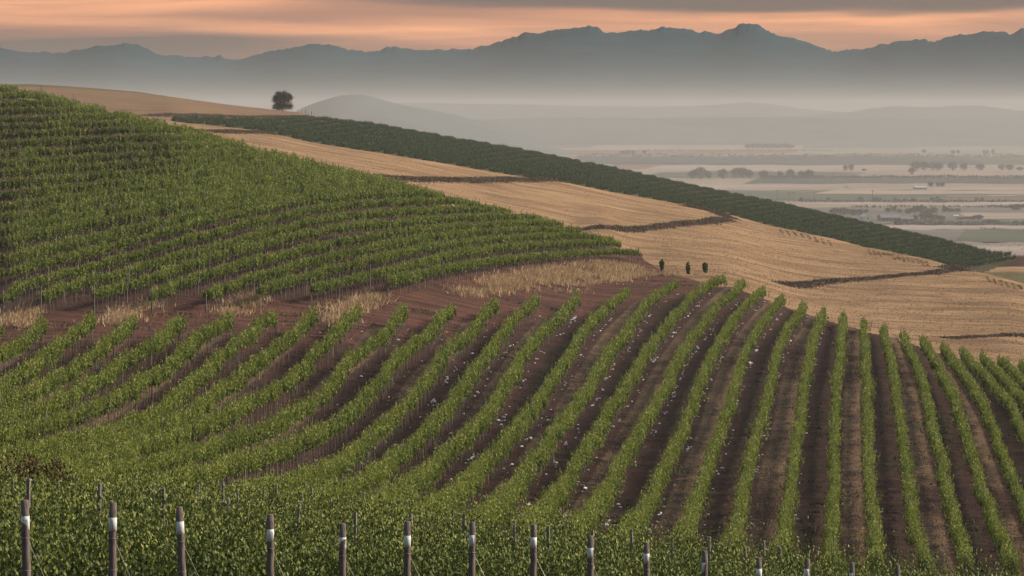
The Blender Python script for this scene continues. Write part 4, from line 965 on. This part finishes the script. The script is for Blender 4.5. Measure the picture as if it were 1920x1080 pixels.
belt(1500, 1640, 262, 3, 500, 7, 'very faint tree line deep in the mist')

# ------------------------------------------------------------------ farm buildings, poles, lamp
M['w_white'] = simple('white_wall', (.60, .60, .60), (.74, .74, .73), .3, .7); M['w_grey'] = simple('grey_wall', (.13, .13, .14), (.20, .20, .21), .3, .8)
M['w_brick'] = simple('brick_wall', (.18, .10, .085), (.26, .16, .13), .3, .8); M['roof_l'] = simple('pale_roof', (.36, .37, .38), (.50, .51, .52), .3, .5); M['roof_d'] = simple('dark_roof', (.11, .115, .125), (.17, .175, .185), .3, .6)
M['pane'] = simple('dark_pane', (.02, .022, .025), (.04, .042, .045), .3, .2)
def building(name, x, vb, wpx, hpx, deep, wall, roof, label, cat='building', rot=0.0, nwin=3, gable_front=False):
    p = pl(x, vb); s = p[1] / F; W_, H_ = wpx * s, hpx * s; root = empty(name, p, label, cat, 'farm buildings'); root.rotation_euler = (0, 0, rot)
    e = H_ * .62; hw = W_ / 2; hd = deep / 2; mb = MB()
    if gable_front:
        mb.add([(-hw,-hd,0),(hw,-hd,0),(hw,-hd,e),(0,-hd,H_),(-hw,-hd,e),(-hw,hd,0),(hw,hd,0),(hw,hd,e),(0,hd,H_),(-hw,hd,e)], [(0,1,2,3,4),(9,8,7,6,5),(1,6,7,2),(5,0,4,9)])
    else:
        mb.add([(-hw,-hd,0),(hw,-hd,0),(hw,hd,0),(-hw,hd,0),(-hw,-hd,e),(hw,-hd,e),(hw,hd,e),(-hw,hd,e),(-hw,0,H_),(hw,0,H_)], [(0,1,5,4),(2,3,7,6),(1,2,6,9,5),(3,0,4,8,7)])
    mb.build('wall', M[wall], root); mb = MB(); o = .6; t = .25
    if gable_front:
        for sg in (-1, 1): mb.add([(0,-hd-o,H_+t),(sg*(hw+o),-hd-o,e-.2+t),(sg*(hw+o),hd+o,e-.2+t),(0,hd+o,H_+t),(0,-hd-o,H_),(sg*(hw+o),-hd-o,e-.2),(sg*(hw+o),hd+o,e-.2),(0,hd+o,H_)],[(0,1,2,3),(4,7,6,5),(0,4,5,1),(1,5,6,2),(2,6,7,3)])
    else:
        for sg in (-1, 1): mb.add([(-hw-o,0,H_+t),(-hw-o,sg*(hd+o),e-.2+t),(hw+o,sg*(hd+o),e-.2+t),(hw+o,0,H_+t),(-hw-o,0,H_),(-hw-o,sg*(hd+o),e-.2),(hw+o,sg*(hd+o),e-.2),(hw+o,0,H_)],[(0,1,2,3),(4,7,6,5),(0,4,5,1),(1,5,6,2),(2,6,7,3)])
    mb.build('roof', M[roof], root)
    for q in range(nwin):
        cx = -hw + W_ * (q + .5) / nwin; mb = MB(); dr = q == nwin // 2
        ww, z0, z1 = (1.2, .05, min(2.6, e * .8)) if dr else (.8, e * .35, e * .75)
        mb.box(cx - ww, cx + ww, -hd - .08, -hd + .1, z0, z1); mb.build('door' if dr else 'window', M['pane'], root)
building('shed', 1622, 412, 13, 9, 22, 'w_white', 'roof_l', 'small white gabled shed at the left of the farmstead', 'shed', .2, 1, True)
building('barn', 1667, 416, 36, 14, 26, 'w_brick', 'roof_d', 'long dark roofed brick farmhouse hidden among trees', 'house', .05, 5)
building('barn', 1700, 417, 22, 11, 20, 'w_grey', 'roof_d', 'grey barn between the brick farmhouse and dense trees', 'barn', -.05, 3)
building('shed', 1725, 355, 22, 6, 18, 'w_grey', 'roof_l', 'low pale roofed shed alone on the pink field', 'shed', 0, 3)
building('house', 1792, 408, 8, 5, 10, 'w_white', 'roof_l', 'tiny white cottage at the right edge of the farm trees', 'house', 0, 2)
building('house', 1452, 323, 6, 3, 14, 'w_white', 'roof_l', 'tiny white house glinting in the line of trees', 'house', 0, 1)
building('house', 1587, 352, 9, 3, 12, 'w_white', 'roof_d', 'tiny low cottage left alone on the pink field', 'house', 0, 1)
for n_, (x, v, h) in enumerate(((1457, 376, 20), (1478, 378, 19), (1489, 378, 19), (1527, 380, 20), (1636, 378, 22))):
    p = pl(x, v); s = p[1] / F; h *= s; mb = MB(); mb.tube([(0, 0, -1), (0, 0, h)], [.42, .28], 6); mb.box(-2.4, 2.4, -.15, .15, h * .9, h * .94)
    o = mb.build('power_pole', M['bark']); o.location = p
    tag(o, 'thin wooden power pole standing on the plain, %s from the left' % nth(n_ + 1), 'power pole', 'power poles on the plain')
# the one lit lamp far out in the mist
m, T = new_mat('lamp_glow'); T.n('ShaderNodeOutputMaterial', None, Surface=T.n('ShaderNodeEmission', None, Color=(1, .62, .28, 1), Strength=30).outputs[0]); M['glow'] = m
p = pl(1645, 269); root = empty('lamp_post', p, 'single lit orange lamp glowing far out in the mist', 'lamp')
mb = MB(); mb.tube([(0, 0, 0), (0, 0, 7.5)], [.25, .15], 6); mb.build('pole', M['mast'], root)
V_, F_ = stone_verts(99); mb = MB(); mb.add([(a * 1.6, b * 1.6, c_ * 1.8 + 8.2) for a, b, c_ in V_], F_); mb.build('lamp_head', M['glow'], root)

# ------------------------------------------------------------------ haze
mb = MB(); mb.box(-11500, 11500, -700, 21900, -124.6, 66)
hz = mb.build('haze', None); m, T = new_mat('haze_air')
vol = T.n('ShaderNodeVolumePrincipled', None, Color=(.61, .615, .635, 1), Density=1.08e-4, Anisotropy=0.1)
T.n('ShaderNodeOutputMaterial', None, Volume=vol.outputs[0]); hz.data.materials.append(m)
tag(hz, 'pale mist lying over the plain', 'haze', kind='stuff')
print('objects', len(bpy.data.objects))
